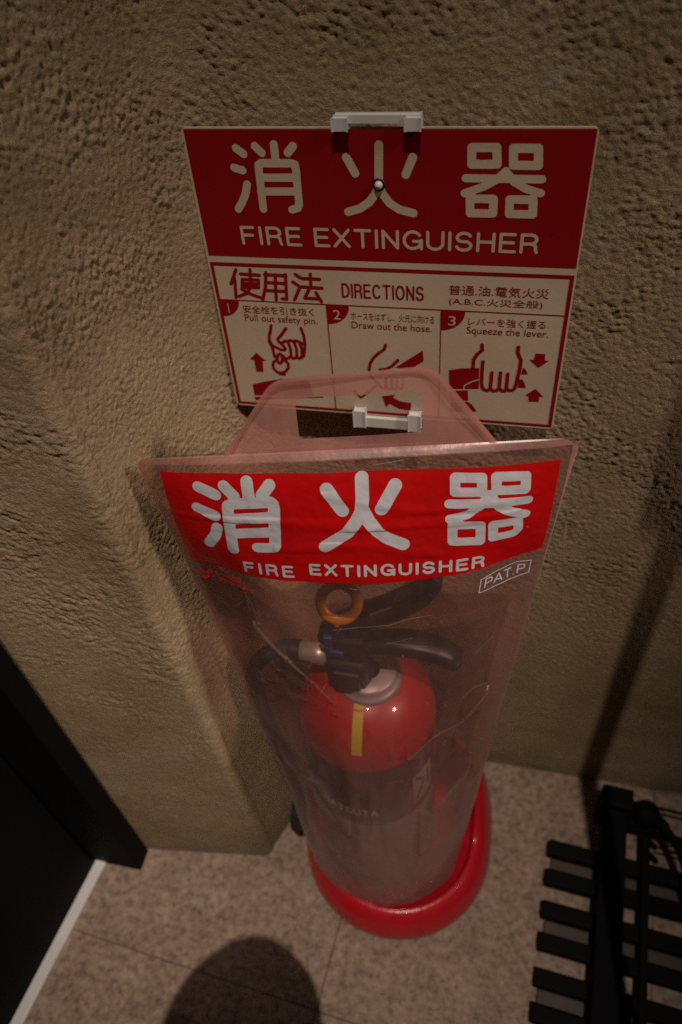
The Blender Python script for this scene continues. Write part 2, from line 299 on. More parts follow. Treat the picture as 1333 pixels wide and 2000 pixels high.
FB = [[[177.3,175.2],[178.1,185.6],[171.4,190.7],[166.6,196.2],[153.8,193.6]],[[141.1,225.0],[152.8,222.5],[150.8,225.7],[157.2,229.2],[167.2,230.3],[166.5,238.5],[156.2,237.4],[147.5,232.6],[144.3,237.0]]]
PC = [[[225.8,166.5],[226.3,171.6],[222.1,176.0],[219.8,181.4],[219.7,189.8]],[[255.0,166.6],[254.8,171.7],[258.0,178.6],[257.9,186.9],[256.5,201.0],[255.2,207.6]],[[227.5,182.4],[227.3,190.3],[227.5,203.3],[228.4,208.2],[230.3,210.6],[233.1,211.2],[235.2,208.8]],[[235.5,192.9],[235.2,208.2]],[[242.6,192.4],[242.6,207.6]],[[248.6,193.0],[248.6,207.1]],[[235.2,208.8],[238.1,211.1],[240.8,210.5],[242.7,208.1],[245.7,210.6],[247.5,210.3],[248.6,207.6],[251.0,209.6],[253.7,209.1],[255.3,207.1]]]
FC = [[[199.7,193.0],[210.3,190.3],[224.8,188.9],[225.2,199.5],[219.4,202.0],[212.6,207.1],[212.5,211.0],[200.5,212.0]],[[225.4,201.1],[219.9,203.4],[213.8,207.8],[213.9,210.9],[225.6,209.9]],[[201.1,213.9],[216.5,212.2],[217.2,222.7],[202.3,224.1]],[[202.3,225.6],[216.3,224.0],[220.6,227.0],[225.0,233.6],[222.4,234.4],[202.7,236.3]],[[260.5,185.5],[263.3,188.6],[264.7,192.2],[259.3,192.3]],[[258.4,197.8],[261.0,197.3],[263.7,202.5],[264.5,205.7],[257.7,205.8]],[[268.9,171.7],[276.5,171.7],[276.9,177.7],[280.0,178.0],[272.6,185.0],[264.8,177.6],[268.2,177.9]],[[272.5,206.0],[279.7,213.5],[276.4,213.8],[276.5,218.9],[268.2,219.3],[267.7,213.8],[264.6,213.5]]]
BK1 = [[[-116.2,21.9],[-103.4,28.8]],[[-120.6,41.5],[-106.6,48.0]],[[-106.8,59.9],[-109.9,68.2],[-117.7,78.7]],[[-95.3,21.0],[-88.2,29.1]],[[-76.6,17.1],[-76.3,31.8]],[[-59.3,20.2],[-65.8,28.1]],[[-96.5,81.5],[-95.0,41.5],[-94.2,37.9],[-91.3,36.2],[-59.7,34.0],[-57.6,35.9],[-57.2,39.5],[-59.8,73.5],[-62.0,76.7],[-75.2,77.6]],[[-94.1,50.3],[-59.7,47.1]],[[-94.9,64.5],[-59.9,61.2]]]
BK2a = [[[-15.4,24.0],[-4.4,42.1]]]
BK2 = [[[11.0,17.4],[11.1,32.9],[10.0,43.0],[5.9,51.1],[-1.4,61.2],[-19.4,73.7]],[[10.8,41.5],[15.3,51.5],[21.8,61.0],[28.5,66.9],[41.3,73.3]],[[35.7,23.7],[25.2,42.1]]]
BK3 = [[[79.1,20.3],[98.4,21.8],[98.9,33.1],[79.4,31.5],[79.1,20.3]],[[108.5,21.9],[129.8,23.9],[130.6,34.8],[109.4,32.6],[108.5,21.9]],[[75.4,40.7],[133.4,44.5]],[[103.9,35.4],[98.2,44.2],[89.4,50.7],[76.4,53.5]],[[104.9,36.2],[112.7,47.0],[122.4,53.0],[132.8,57.4]],[[78.3,58.8],[99.5,61.4],[100.1,76.7],[78.8,73.8],[78.3,58.8]],[[108.8,62.0],[128.0,62.9],[128.8,71.1],[126.0,74.6],[109.7,75.0],[108.8,62.0]]]
PBX = [[[103.5,116.9],[116.6,113.3],[134.1,110.1],[146.6,112.3],[146.3,125.7],[136.2,126.9],[122.4,128.7],[102.5,131.1],[103.5,116.9]]]
PTX = [[[107.1,126.6],[107.7,117.6],[111.9,117.8],[113.1,119.3],[112.8,121.6],[107.7,123.2]],[[114.9,125.4],[118.9,116.9],[122.1,125.0]],[[116.3,122.9],[121.4,123.0]],[[123.4,115.6],[129.7,115.5]],[[126.6,115.8],[127.0,124.3]],[[132.3,123.1],[132.5,123.2]],[[135.7,123.0],[135.7,114.0],[140.9,115.2],[141.8,117.3],[141.2,119.2],[135.9,119.2]]]
LOGO = [[[-139.7,121.4],[-130.9,129.2]],[[-128.5,119.9],[-140.3,134.3]],[[-125.2,118.6]],[[-99.7,127.0]],[[-130.3,136.7]],[[-91.0,133.2]]]
SCR = [[[-19.4,165.8],[2.9,160.8],[28.9,158.4],[46.1,150.5],[63.8,148.7]],[[27.8,180.0],[61.5,185.8]],[[-93.2,171.5],[-66.1,213.8],[-44.1,244.8],[-23.1,264.5]],[[-20.6,264.0],[-30.1,258.3]],[[94.4,264.8],[106.1,252.9],[119.1,254.8]],[[44.5,350.9],[66.8,319.7],[96.3,296.7]],[[-166.5,133.5],[-114.7,110.9],[-94.4,133.5],[-85.4,170.3]],[[21.8,7.7],[42.3,5.5],[64.4,2.7]],[[-31.1,32.2],[-15.1,28.4],[3.8,39.3]],[[135.9,70.8],[136.4,71.4]],[[-113.5,129.5],[-104.6,163.2],[-66.9,221.5]]]

def arc(cx, cy, rx, ry, a0, a1, n=10):
    return [(cx+rx*math.cos(math.radians(a0+(a1-a0)*k/n)), cy+ry*math.sin(math.radians(a0+(a1-a0)*k/n))) for k in range(n+1)]
LET = {   # stroke letters, height 1 downwards, (width, strokes)
 'F': (.56, [[(0,0),(0,1)], [(0,0),(.56,0)], [(0,.48),(.50,.48)]]),
 'I': (0.0, [[(0,0),(0,1)]]),
 'R': (.62, [[(0,1),(0,0),(.36,0)]+arc(.36,.26,.25,.26,-90,90)+[(0,.52)], [(.34,.52)]+arc(.40,.72,.19,.20,-80,0,6)+[(.60,.86),(.64,1)]]),
 'E': (.58, [[(.58,0),(0,0),(0,1),(.60,1)], [(0,.48),(.53,.48)]]),
 'X': (.66, [[(0,0),(.66,1)], [(.66,0),(0,1)]]),
 'T': (.66, [[(0,0),(.66,0)], [(.33,0),(.33,1)]]),
 'N': (.64, [[(0,1),(0,0),(.64,1),(.64,0)]]),
 'G': (.74, [arc(.38,.5,.38,.5,-38,-360,22)+[(.76,.56),(.42,.56)], [(.76,.56),(.76,1)]]),
 'U': (.66, [[(0,0)]+arc(.33,.66,.33,.34,180,0,12)+[(.66,0)]]),
 'S': (.62, [arc(.31,.26,.29,.26,-25,-180,10)+arc(.31,.26,.29,.25,180,110,4)[1:]+arc(.33,.74,.29,.26,-75,0,6)+arc(.31,.74,.31,.26,0,165,10)[1:]]),
 'H': (.66, [[(0,0),(0,1)], [(.66,0),(.66,1)], [(0,.48),(.66,.48)]]),
 'D': (.66, [[(0,0),(0,1),(.26,1)]+arc(.26,.5,.40,.5,90,-90,14)+[(0,0)]]),
 'C': (.72, [arc(.37,.5,.37,.5,-42,-318,20)]),
 'O': (.76, [arc(.38,.5,.38,.5,0,360,28)]),
 'A': (.70, [[(0,1),(.35,0),(.70,1)], [(.13,.66),(.57,.66)]]),
 'Y': (.66, [[(0,0),(.33,.5),(.66,0)], [(.33,.5),(.33,1)]]),
 'M': (.78, [[(0,1),(0,0),(.39,.8),(.78,0),(.78,1)]]),
 'P': (.60, [[(0,1),(0,0),(.34,0)]+arc(.34,.27,.26,.27,-90,90)+[(0,.54)]]),
}
def word(txt, u0, u1, v0, v1, gap=0.34):
    """stroke word filling u0..u1, v0..v1 (stroke centre lines)"""
    tot = sum(LET[c][0] for c in txt)+gap*(len(txt)-1); k = (u1-u0)/tot; x = 0; out = []
    for c in txt:
        w, st = LET[c]
        for s in st: out.append([(u0+(x+p[0])*k, v0+p[1]*(v1-v0)) for p in s])
        x += w+gap
    return out

def seg_field(X, Y, strokes):
    """strokes: (points, width) in the same unit as X, Y -> signed distance, negative inside"""
    D = np.full(X.shape, 1e9)
    for pts, w in strokes:
        for a, b in zip(pts[:-1], pts[1:]):
            ax, ay = a; bx, by = b; dx, dy = bx-ax, by-ay; l2 = dx*dx+dy*dy+1e-12
            pad = w+1
            m = (X > min(ax, bx)-pad) & (X < max(ax, bx)+pad) & (Y > min(ay, by)-pad) & (Y < max(ay, by)+pad)
            if not m.any(): continue
            x = X[m]; y = Y[m]; t = np.clip(((x-ax)*dx+(y-ay)*dy)/l2, 0, 1)
            D[m] = np.minimum(D[m], np.hypot(x-ax-t*dx, y-ay-t*dy)-w/2)
    return D
def ink(strokes, cell):
    """union of round-ended strokes as one clean flat patch: list of (u, v), faces"""
    us = [p[0] for s, w in strokes for p in s]; vs = [p[1] for s, w in strokes for p in s]
    pad = max(w for s, w in strokes)/2+2*cell
    x0, x1, y0, y1 = min(us)-pad, max(us)+pad, min(vs)-pad, max(vs)+pad
    nx = int((x1-x0)/cell)+2; ny = int((y1-y0)/cell)+2
    gx = x0+np.arange(nx)*cell; gy = y0+np.arange(ny)*cell
    X, Y = np.meshgrid(gx, gy, indexing='ij'); D = seg_field(X, Y, strokes); D[np.abs(D) < 1e-6] = 1e-6
    I = D < 0; V = []; idx = {}; F = []
    def vtx(key, x, y):
        k = idx.get(key)
        if k is None: k = idx[key] = len(V); V.append((x, y))
        return k
    cnt = I[:-1, :-1].astype(int)+I[1:, :-1]+I[1:, 1:]+I[:-1, 1:]
    for i, j in zip(*np.nonzero(cnt)):
        cs = [(i, j), (i+1, j), (i+1, j+1), (i, j+1)]; poly = []
        for q in range(4):
            a = cs[q]; b = cs[(q+1) % 4]; da = D[a]; db = D[b]
            if da < 0: poly.append(vtx(a, gx[a[0]], gy[a[1]]))
            if (da < 0) != (db < 0):
                t = da/(da-db); lo, hi = (a, b) if a < b else (b, a)
                poly.append(vtx((lo, hi), gx[a[0]]+(gx[b[0]]-gx[a[0]])*t, gy[a[1]]+(gy[b[1]]-gy[a[1]])*t))
        if len(poly) > 2: F.append(tuple(poly))
    return V, F
def text_patch(txt, u0, u1, v0, v1, bold=0.0):
    """typed text scaled into a box (v downwards, same unit)"""
    c = bpy.data.curves.new('t', 'FONT'); c.body = txt; c.offset = bold; c.resolution_u = 4
    o = bpy.data.objects.new('t', c); COL.objects.link(o)
    me = bpy.data.meshes.new_from_object(o.evaluated_get(bpy.context.evaluated_depsgraph_get()))
    P = [(v.co.x, v.co.y) for v in me.vertices]; F = [tuple(p.vertices) for p in me.polygons]
    bpy.data.objects.remove(o); bpy.data.curves.remove(c); bpy.data.meshes.remove(me)
    xs = [p[0] for p in P]; ys = [p[1] for p in P]; a, b, cc, d = min(xs), max(xs), min(ys), max(ys)
    return [(u0+(p[0]-a)/(b-a)*(u1-u0), v1-(p[1]-cc)/(d-cc)*(v1-v0)) for p in P], F
def merge(*patches):
    V, F = [], []
    for v, f in patches:
        k = len(V); V += list(v); F += [tuple(q+k for q in t) for t in f]
    return V, F

# ------------------------------------------------------------------ value noise for real relief
def perlin(x, y, seed=0):
    r = np.random.RandomState(seed); G = r.rand(256, 256)*2*np.pi
    xi = np.floor(x).astype(int); yi = np.floor(y).astype(int); xf = x-xi; yf = y-yi
    u = xf*xf*xf*(xf*(xf*6-15)+10); v = yf*yf*yf*(yf*(yf*6-15)+10)
    def g(a, b):
        t = G[(xi+a) & 255, (yi+b) & 255]; return np.cos(t)*(xf-a)+np.sin(t)*(yf-b)
    return (g(0, 0)*(1-u)+g(1, 0)*u)*(1-v)+(g(0, 1)*(1-u)+g(1, 1)*u)*v
def grains(x, y, seed=0):
    """rounded grains packed side by side, each with its own height"""
    r = np.random.RandomState(seed); JX, JY, JH = r.rand(512, 512), r.rand(512, 512), r.rand(512, 512)
    xi = np.floor(x).astype(int); yi = np.floor(y).astype(int); best = np.full(x.shape, -9.0)
    for a in (-1, 0, 1):
        for b in (-1, 0, 1):
            ci, cj = (xi+a) & 511, (yi+b) & 511
            dx = x-(xi+a+JX[ci, cj]); dy = y-(yi+b+JY[ci, cj]); hgt = 0.55+0.75*JH[ci, cj]
            best = np.maximum(best, hgt-1.5*(dx*dx+dy*dy))
    return best-0.45
def sstep(a, b, x):
    t = np.clip((x-a)/(b-a), 0, 1); return t*t*(3-2*t)

# ------------------------------------------------------------------ plaster wall with its projecting pier
def wall_path(z):
    """plan outline at height z: straight wall, hollow corner, pier side, rounded pier edge, pier front"""
    ex = -0.272-0.034*z                         # pier edge leans out slightly with height
    t = min(max((0.70-z)/0.70, 0), 1); xi = -0.258+0.066*t*t*(3-2*t)      # the splay is wider at its foot
    pts = [(1.3, 0.0), (0.45, 0.0), (xi+0.03, 0.0)]
    p0, p1 = np.array((xi+0.03, 0.0)), np.array((xi-0.012, -0.003)); e_ = np.array((ex, -0.190)); p2 = p1+(e_-p1)*0.40
    for q in np.linspace(0, 1, 9)[1:]: pts.append(tuple((1-q)**2*p0+2*q*(1-q)*p1+q*q*p2))
    c = (ex-0.013, -0.189)
    for a in np.linspace(15, -82, 8): pts.append((c[0]+0.013*math.cos(math.radians(a)), c[1]+0.013*math.sin(math.radians(a))))
    pts += [(ex-0.16, -0.222), (-1.3, -0.30)]
    return np.array(pts)
def build_wall():
    base = wall_path(0.0); seg = np.hypot(*np.diff(base, axis=0).T); T = np.concatenate([[0], np.cumsum(seg)])
    # arc-length stations: fine where the camera looks
    t_in = T[1]; t_out = T[-2]
    st = np.concatenate([np.linspace(0, t_in, 60)[:-1], np.arange(t_in, t_out, 0.00140), np.linspace(t_out, T[-1], 160)])
    zs = np.concatenate([np.arange(-0.004, 1.06, 0.00150), np.linspace(1.084, 2.2, 90)])
    P = np.zeros((len(zs), len(st), 3))
    for i, z in enumerate(zs):
        w = wall_path(min(z, 1.3)); P[i, :, 0] = np.interp(st, T, w[:, 0]); P[i, :, 1] = np.interp(st, T, w[:, 1]); P[i, :, 2] = z
    # outward normals (towards the room), smoothed across the outline corners
    d = np.gradient(P[:, :, :2], axis=1); k = np.ones(9)/9
    for q in (0, 1): d[:, :, q] = np.apply_along_axis(lambda a: np.convolve(np.pad(a, 4, 'edge'), k, 'valid'), 1, d[:, :, q])
    nx, ny = -d[:, :, 1], d[:, :, 0]; l = np.hypot(nx, ny); nx, ny = nx/l, ny/l
    sgn = np.where(ny > 0.999, -1, 1)[..., None]
    if ny[10, 10] > 0: nx, ny = -nx, -ny
    s = st[None, :]+0*zs[:, None]; z = zs[:, None]+0*st[None, :]
    low = sstep(0.20, 0.62, z)                   # smoother trowel work near the ground
    pier = sstep(T[11]-0.02, T[14]+0.02, s)      # 1 on the pier front
    wx = s+0.006*perlin(s/0.03, z/0.03, 5); wz = z+0.006*perlin(s/0.03, z/0.03, 6)
    g6 = grains(wx/0.0050+200, wz/0.0047+50, 1); g3 = grains(s/0.0031+200, z/0.0030+50, 2); fine = perlin(s/0.0030, z/0.0030, 3)
    rr = np.random.RandomState(3); grit = rr.rand(*s.shape)-0.5
    patch = sstep(-0.25, 0.35, perlin(s/0.07, z/0.07, 7)); cov = sstep(-0.1, 0.3, perlin(s/0.02, z/0.02, 10))
    crust = 0.9*g6*(0.4+0.6*cov)+0.75*g3+0.5*fine+0.35*grit
    pits = np.minimum(0, perlin(wx/0.0065, wz/0.0055, 8)+0.40)
    pits2 = np.minimum(0, perlin(wx/0.014, wz/0.010, 9)+0.50)
    rough = 1.25*crust*(0.55+0.65*patch)+3.4*pits*(0.35+patch)+2.4*pits2
    gw = grains(wx/0.0072+200, wz/0.0060+50, 4); wrk = 1-np.abs(perlin(wx/0.020+0.3*wz/0.02, wz/0.0085, 11))*2.0
    wr = (0.18*wrk+0.9*gw+0.7*g3+0.5*fine+0.35*grit)*(0.40+0.75*patch)+5.0*pits*patch+3.5*pits2
    amp = 0.00108*(0.30+0.70*low)
    h = amp*(rough*(1-pier)+wr*pier)
    big = 0.0016*perlin(s/0.13, z/0.16, 21)+0.0007*perlin(s/0.045, z/0.05, 22)
    h = h+big*(0.4+0.6*sstep(0.0, 0.1, z))
    P[:, :, 0] += nx*h; P[:, :, 1] += ny*h
    V = P.reshape(-1, 3); n, m = len(zs), len(st)
    I = np.arange(n*m).reshape(n, m)
    F = np.stack([I[:-1, :-1], I[:-1, 1:], I[1:, 1:], I[1:, :-1]], -1).reshape(-1, 4)
    me = bpy.data.meshes.new('wall'); me.vertices.add(len(V)); me.vertices.foreach_set('co', V.ravel().astype(np.float32))
    me.loops.add(F.size); me.loops.foreach_set('vertex_index', F.ravel().astype(np.int32))
    me.polygons.add(len(F)); me.polygons.foreach_set('loop_start', np.arange(0, F.size, 4, dtype=np.int32)); me.polygons.foreach_set('loop_total', np.full(len(F), 4, dtype=np.int32))
    me.update(calc_edges=True); me.validate()
    o = link('wall', me, M['plaster'], None, True)
    return tag(o, 'rough beige plaster wall with a projecting rounded pier at the left', 'wall', None, 'structure')
build_wall()

# ------------------------------------------------------------------ floor of granite tiles
ROT = math.radians(-4.0)
fl = box('floor', -1.6, 1.6, -2.6, 0.08, -0.06, -0.0016, M['grout']); tag(fl, kind='structure')
tile_me = None
cr, sr = math.cos(ROT), math.sin(ROT)
bmt = box_bm(-0.1994, 0.1994, -0.1994, 0.1994, -0.010, 0.0, 0.0008, 1)
tile_me = bpy.data.meshes.new('tile'); bmt.to_mesh(tile_me); bmt.free(); tile_me.materials.append(M['tile'])
for i in range(-4, 5):
    for j in range(-4, 2):
        cx, cy = -0.1625+0.20+0.4*i, -0.372+0.20+0.4*j
        x = -0.16+(cx+0.16)*cr-(cy+0.37)*sr; y = -0.37+(cx+0.16)*sr+(cy+0.37)*cr
        if y-0.21 > 0.02 or abs(x) > 1.45: continue
        o = bpy.data.objects.new('tile', tile_me); COL.objects.link(o); o.parent = fl
        o.location = (x, y, random.uniform(-0.0003, 0.0003)); o.rotation_euler = (0, 0, ROT)

# ------------------------------------------------------------------ wall sign
O = Vector((-0.2545, -0.0116, 0.9329)); TL = math.radians(1.8)
SX = Vector((1, 0, 0)); SV = Vector((0, -math.sin(TL), -math.cos(TL))); SN = Vector((0, -math.cos(TL), math.sin(TL)))
def sp_pt(u, v, off=0.0): return O+SX*(u/1000)+SV*(v/1000)+SN*(off/1000)
sign = empty('wall_sign', tuple(O), 'red and cream fire extinguisher sign with usage pictures fixed to the plaster wall', 'sign')
def rrect(u0, u1, v0, v1, r, n=6):
    out = []
    for cx, cy, a in ((u1-r, v0+r, -90), (u1-r, v1-r, 0), (u0+r, v1-r, 90), (u0+r, v0+r, 180)):
        out += [(cx+r*math.cos(math.radians(a+90*k/n)), cy+r*math.sin(math.radians(a+90*k/n))) for k in range(n+1)]
    return out
def slab(name, loop, o0, o1, m, parent, bev=0.3):
    bm = bmesh.new(); vs = [bm.verts.new(sp_pt(u, v, o0)) for u, v in loop]; f = bm.faces.new(vs)
    r = bmesh.ops.extrude_face_region(bm, geom=[f]); bmesh.ops.translate(bm, vec=SN*((o1-o0)/1000), verts=[g for g in r['geom'] if isinstance(g, bmesh.types.BMVert)])
    return bm_obj(name, bm, m, parent)
slab('plate', rrect(0, 291.5, 0, 247.3, 4), -1.6, 0, M['cream'], sign)
def flat(name, patch, m, parent, off, mapf=sp_pt):
    V, F = patch; return mesh(name, [mapf(u, v, off) for u, v in V], F, m, parent)
def polyp(pts): return list(pts), [tuple(range(len(pts)))]
def rect(u0, v0, u1, v1): return [(u0, v0), (u1, v0), (u1, v1), (u0, v1)], [(0, 1, 2, 3)]
flat('red_panel', rect(2.2, 1.0, 290.2, 97.4), M['sred'], sign, 0.25)
SK = [(s, 6.0) for s in SK1]+[(s, 6.2) for s in SK2]
for s in SK3: SK.append((s, 6.0 if len(s) == 5 else 5.6))
V0, F0 = ink([(s, w) for s, w in SK], 0.55)
w1 = [(s, 2.4) for s in word('FIRE', 34.3, 81.0, 73.0, 86.0)+word('EXTINGUISHER', 93.8, 260.0, 73.0, 86.0, .30)]
V1, F1 = ink(w1, 0.35)
flat('lettering', merge((V0, F0), (V1, F1)), M['cream'], sign, 0.5)
flat('blemish', ink([([(269.4, 71.6), (269.9, 72.2)], 1.5)], 0.2), M['black'], sign, 0.35)
# instruction table
fr = [rect(1.8, 103, 290, 106), rect(1.8, 242.6, 290, 245.3), rect(1.8, 106, 4.6, 242.6), rect(287.0, 106, 290, 242.6),
      rect(4.6, 136.2, 287.0, 137.1), rect(96.7, 137.1, 97.7, 242.6), rect(191.4, 137.1, 192.3, 242.6)]
flat('table_frame', merge(*fr), M['sred'], sign, 0.25)
def quad(cx, cy, r): return polyp([(cx, cy)]+arc(cx, cy, r, r*0.94, 0, 90, 10))
flat('number_badge', quad(4.6, 137.1, 16.2), M['sred'], sign, 0.28)
flat('number_badge', quad(97.7, 137.1, 18.6), M['sred'], sign, 0.28)
flat('number_badge', quad(192.3, 137.1, 18.8), M['sred'], sign, 0.28)
for pt in (ink([([(10.6, 140.6), (10.6, 148.6)], 0.8)], 0.2), text_patch('2', 102.6, 108.6, 141.2, 150.0), text_patch('3', 197.8, 203.8, 141.6, 150.0)): flat('badge_number', pt, M['cream'], sign, 0.5)
hd = ink([(s, 2.8) for s in SU1+SU2+SU3], 0.3)
dr = ink([(s, 1.6) for s in word('DIRECTIONS', 112.0, 177.2, 117.7, 128.8, .34)], 0.25)
tx = [text_patch('普通.油.電気火災', 197.5, 273.5, 114.6, 123.0), text_patch('(A.B.C.火災全般)', 198.0, 269.8, 124.9, 132.4),
      text_patch('安全栓を引き抜く', 23.6, 86.0, 140.8, 148.2), text_patch('Pull out safety pin.', 23.8, 88.2, 149.4, 157.6),
      text_patch('ホースをはずし、火元に向ける', 117.6, 186.6, 142.3, 149.4), text_patch('Draw out the hose.', 117.6, 184.6, 151.0, 157.4),
      text_patch('レバーを強く握る', 213.8, 274.0, 141.9, 149.2), text_patch('Squeeze the lever.', 212.8, 277.0, 150.2, 158.6)]
flat('lettering', merge(hd, dr, *tx), M['sred'], sign, 0.27)
pic = [(s, 2.5) for s in PA]+[(s, 2.5) for s in PB]+[(s, 3.2) for s in PC]
flat('pictogram', merge(ink([(s, 2.7) for s in PA], 0.3), *[polyp(p) for p in FA]), M['sred'], sign, 0.27)
flat('pictogram', merge(ink([(s, 2.7 if k < 2 else 2.0) for k, s in enumerate(PB)], 0.3), *[polyp(p) for p in FB]), M['sred'], sign, 0.27)
flat('pictogram', merge(ink([(s, 3.1) for s in PC], 0.3), *[polyp(p) for p in FC]), M['sred'], sign, 0.30)
def obox(name, u0, u1, v0, v1, o0, o1, m, parent, bev=0.0008):
    bm = box_bm(0, 1, 0, 1, 0, 1)
    for v in bm.verts: v.co = sp_pt(u0+(u1-u0)*v.co.x, v0+(v1-v0)*v.co.y, o0+(o1-o0)*v.co.z)
    if bev: bmesh.ops.bevel(bm, geom=bm.edges[:], offset=bev, segments=2, affect='EDGES')
    return bm_obj(name, bm, m, parent)
for nm, (va, vb, ba, bb), lab in (('top', (-7.2, -0.4, -7.8, -3.6), 'white plastic bracket holding the top edge of the wall sign'),
                                 ('bot', (239.5, 256.0, 248.2, 257.0), 'white plastic bracket holding the bottom edge of the wall sign')):
    br = empty('bracket', tuple(sp_pt(145, (va+vb)/2, 0)), lab, 'bracket', 'brackets clipping the wall sign')
    obox('clip', 115.4, 125.6, va, vb, 0.6, 7.5, M['plastic'], br); obox('clip', 165.8, 176.0, va, vb, 0.6, 7.5, M['plastic'], br)
    obox('crossbar', 116.0, 175.4, ba, bb, -8.0 if nm == 'bot' else -4.0, 4.5 if nm == 'bot' else 2.0, M['plastic'], br, 0.0006)
    # tongue that ties the clips to the crossbar behind
# screw head in the middle of the sign
sc = empty('screw', tuple(sp_pt(145.1, 38.5, 0)), 'small white domed screw through the middle character of the wall sign', 'screw')
Vw, Fw = [], []
def disc_pt(r, a, off): return sp_pt(145.1+r*math.cos(a), 38.5+r*math.sin(a), off)
pr = [(4.6, 0.55), (4.5, 1.0), (3.2, 1.1), (0.05, 1.1)]
mesh('washer', [disc_pt(r, 2*math.pi*k/24, o) for r, o in pr for k in range(24)], grid_faces(4, 24, True), M['black'], sc, True)
pr = [(2.6, 1.0), (3.1, 1.9), (2.7, 3.2), (1.6, 4.2), (0.05, 4.6)]
mesh('head', [disc_pt(r, 2*math.pi*k/24, o) for r, o in pr for k in range(24)], grid_faces(5, 24, True), M['plastic'], sc, True)

# ------------------------------------------------------------------ soft cover hung over the extinguisher
BW, ZT, ZB = 0.1665, 0.757, 0.045
YAW, ROLL = math.radians(7.5), math.radians(3.6)
def ell_b(a):
    a = np.asarray(a, float); lo = np.full_like(a, 1e-5); hi = a*1.5
    for _ in range(40):
        m = (lo+hi)/2; h = ((a-m)/(a+m))**2; p = np.pi*(a+m)*(1+3*h/(10+np.sqrt(4-3*h)))
        less = p < 4*BW; lo = np.where(less, m, lo); hi = np.where(less, hi, m)
    return lo
def sheet_grid(side, nu=240, nv=420):
    """side -1: front sheet, +1: back sheet; regular in arc length across and in height down"""
    s = np.linspace(0, 1, nv); a = BW-(BW-.109)*s**.88; b = ell_b(a)
    TH = np.linspace(np.pi, 2*np.pi, 361)
    ds = np.sqrt((a[:, None]*np.sin(TH))**2+(b[:, None]*np.cos(TH))**2)
    Ln = np.concatenate([np.zeros((nv, 1)), np.cumsum((ds[:, 1:]+ds[:, :-1])/2, 1)*(TH[1]-TH[0])], 1)
    uu = np.linspace(0, 1, nu)
    rc = np.clip(1-s*(ZT-ZB)/0.013, 0, 1); lim = 0.5-0.013*(1-np.sqrt(1-rc*rc))/(2*BW)       # rounded top corners
    th = np.array([np.interp(np.clip(uu, 0.5-lim[i], 0.5+lim[i])*Ln[i, -1], Ln[i], TH) for i in range(nv)])
    A, B_ = a[:, None], b[:, None]*(-side)
    x, y = A*np.cos(th), B_*np.sin(th)
    nx, ny = np.cos(th)*b[:, None]/A, np.sin(th)*(-side); l = np.hypot(nx, ny)+1e-9; nx, ny = nx/l, ny/l
    yw = (YAW*(1-s))[:, None]; c, q = np.cos(yw), np.sin(yw)
    X = x*c-y*q; Y = x*q+y*c; NX = nx*c-ny*q; NY = nx*q+ny*c
    Z = ZT+(ZB-ZT)*s[:, None]+X*np.tan(ROLL*(1-s)**1.5)[:, None]
    P = np.stack([-.115+.001*s[:, None]+X, -.145+Y, Z], -1); Nn = np.stack([NX, NY, 0*NX], -1)
    return P, Nn, (uu*2-1)*BW*1000, s*(ZT-ZB)*1000
def ridge(U, Vv, pts, wid, amp):
    D = seg_field(U, Vv, [(pts, 0)]); return amp*np.exp(-(D/wid)**2)
def creases(U, Vv, side):
    e = np.clip(1-(np.abs(U)/(BW*1000))**6, 0, 1)*sstep(0, 14, Vv)     # seams stay put
    h = 0*U
    if side < 0:
        h -= 11*np.exp(-((U+122)/34)**2-((Vv-140)/42)**2)             # hollow under the left of the band
        h -= 6*np.exp(-((U-136)/26)**2-((Vv-118)/34)**2)
        h += ridge(U, Vv, [(-93, 172), (-66, 214), (-44, 245), (-23, 265)], 8, 2.0)
        h += ridge(U, Vv, [(-150, 128), (-115, 113), (-97, 133), (-88, 172)], 8, 1.3)
        h += ridge(U, Vv, [(44, 351), (67, 320), (96, 297), (120, 262)], 9, 3.5)
        h -= ridge(U, Vv, [(60, 372), (92, 330), (118, 300)], 12, 4)
        h -= ridge(U, Vv, [(-110, 190), (-80, 235), (-50, 268)], 11, 2.5)
        h += ridge(U, Vv, [(-120, 360), (-60, 420), (-20, 520)], 12, 4)
        h += ridge(U, Vv, [(110, 380), (70, 460), (60, 560)], 12, 5)
        h += ridge(U, Vv, [(-130, 300), (-100, 420), (-80, 600)], 10, 4)
        h += ridge(U, Vv, [(-150, 52), (-60, 50), (20, 60), (130, 52)], 5, 0.7)
        h += ridge(U, Vv, [(-20, 28), (60, 48), (140, 40)], 4, 0.6)
        h += ridge(U, Vv, [(-60, 80), (0, 72), (70, 86)], 5, 0.6)
    sd = 40 if side < 0 else 60
    low = 0.35+0.65*sstep(120, 420, Vv)
    h = h+low*(5*perlin(U/70+9, Vv/120+9, sd)+3.0*perlin(U/30+9, Vv/75+9, sd+1)+1.2*perlin(U/11+9, Vv/32+9, sd+2))
    h = h+0.25*perlin(U/9+9, Vv/6+9, sd+3)
    return h*e/1000
FP, FN, FU, FV = sheet_grid(-1); BP, BN, BU, BV = sheet_grid(1)
Ug, Vg = np.meshgrid(FU, FV)
FP = FP+FN*creases(Ug, Vg, -1)[..., None]; BP = BP+BN*creases(Ug, Vg, 1)[..., None]
def smn(P, ref):
    du = np.gradient(P, axis=1); dv = np.gradient(P, axis=0); n = np.cross(du, dv); n /= np.linalg.norm(n, axis=-1, keepdims=True)+1e-12
    return np.where(((n*ref).sum(-1) < 0)[..., None], -n, n)
FNs = smn(FP, FN)
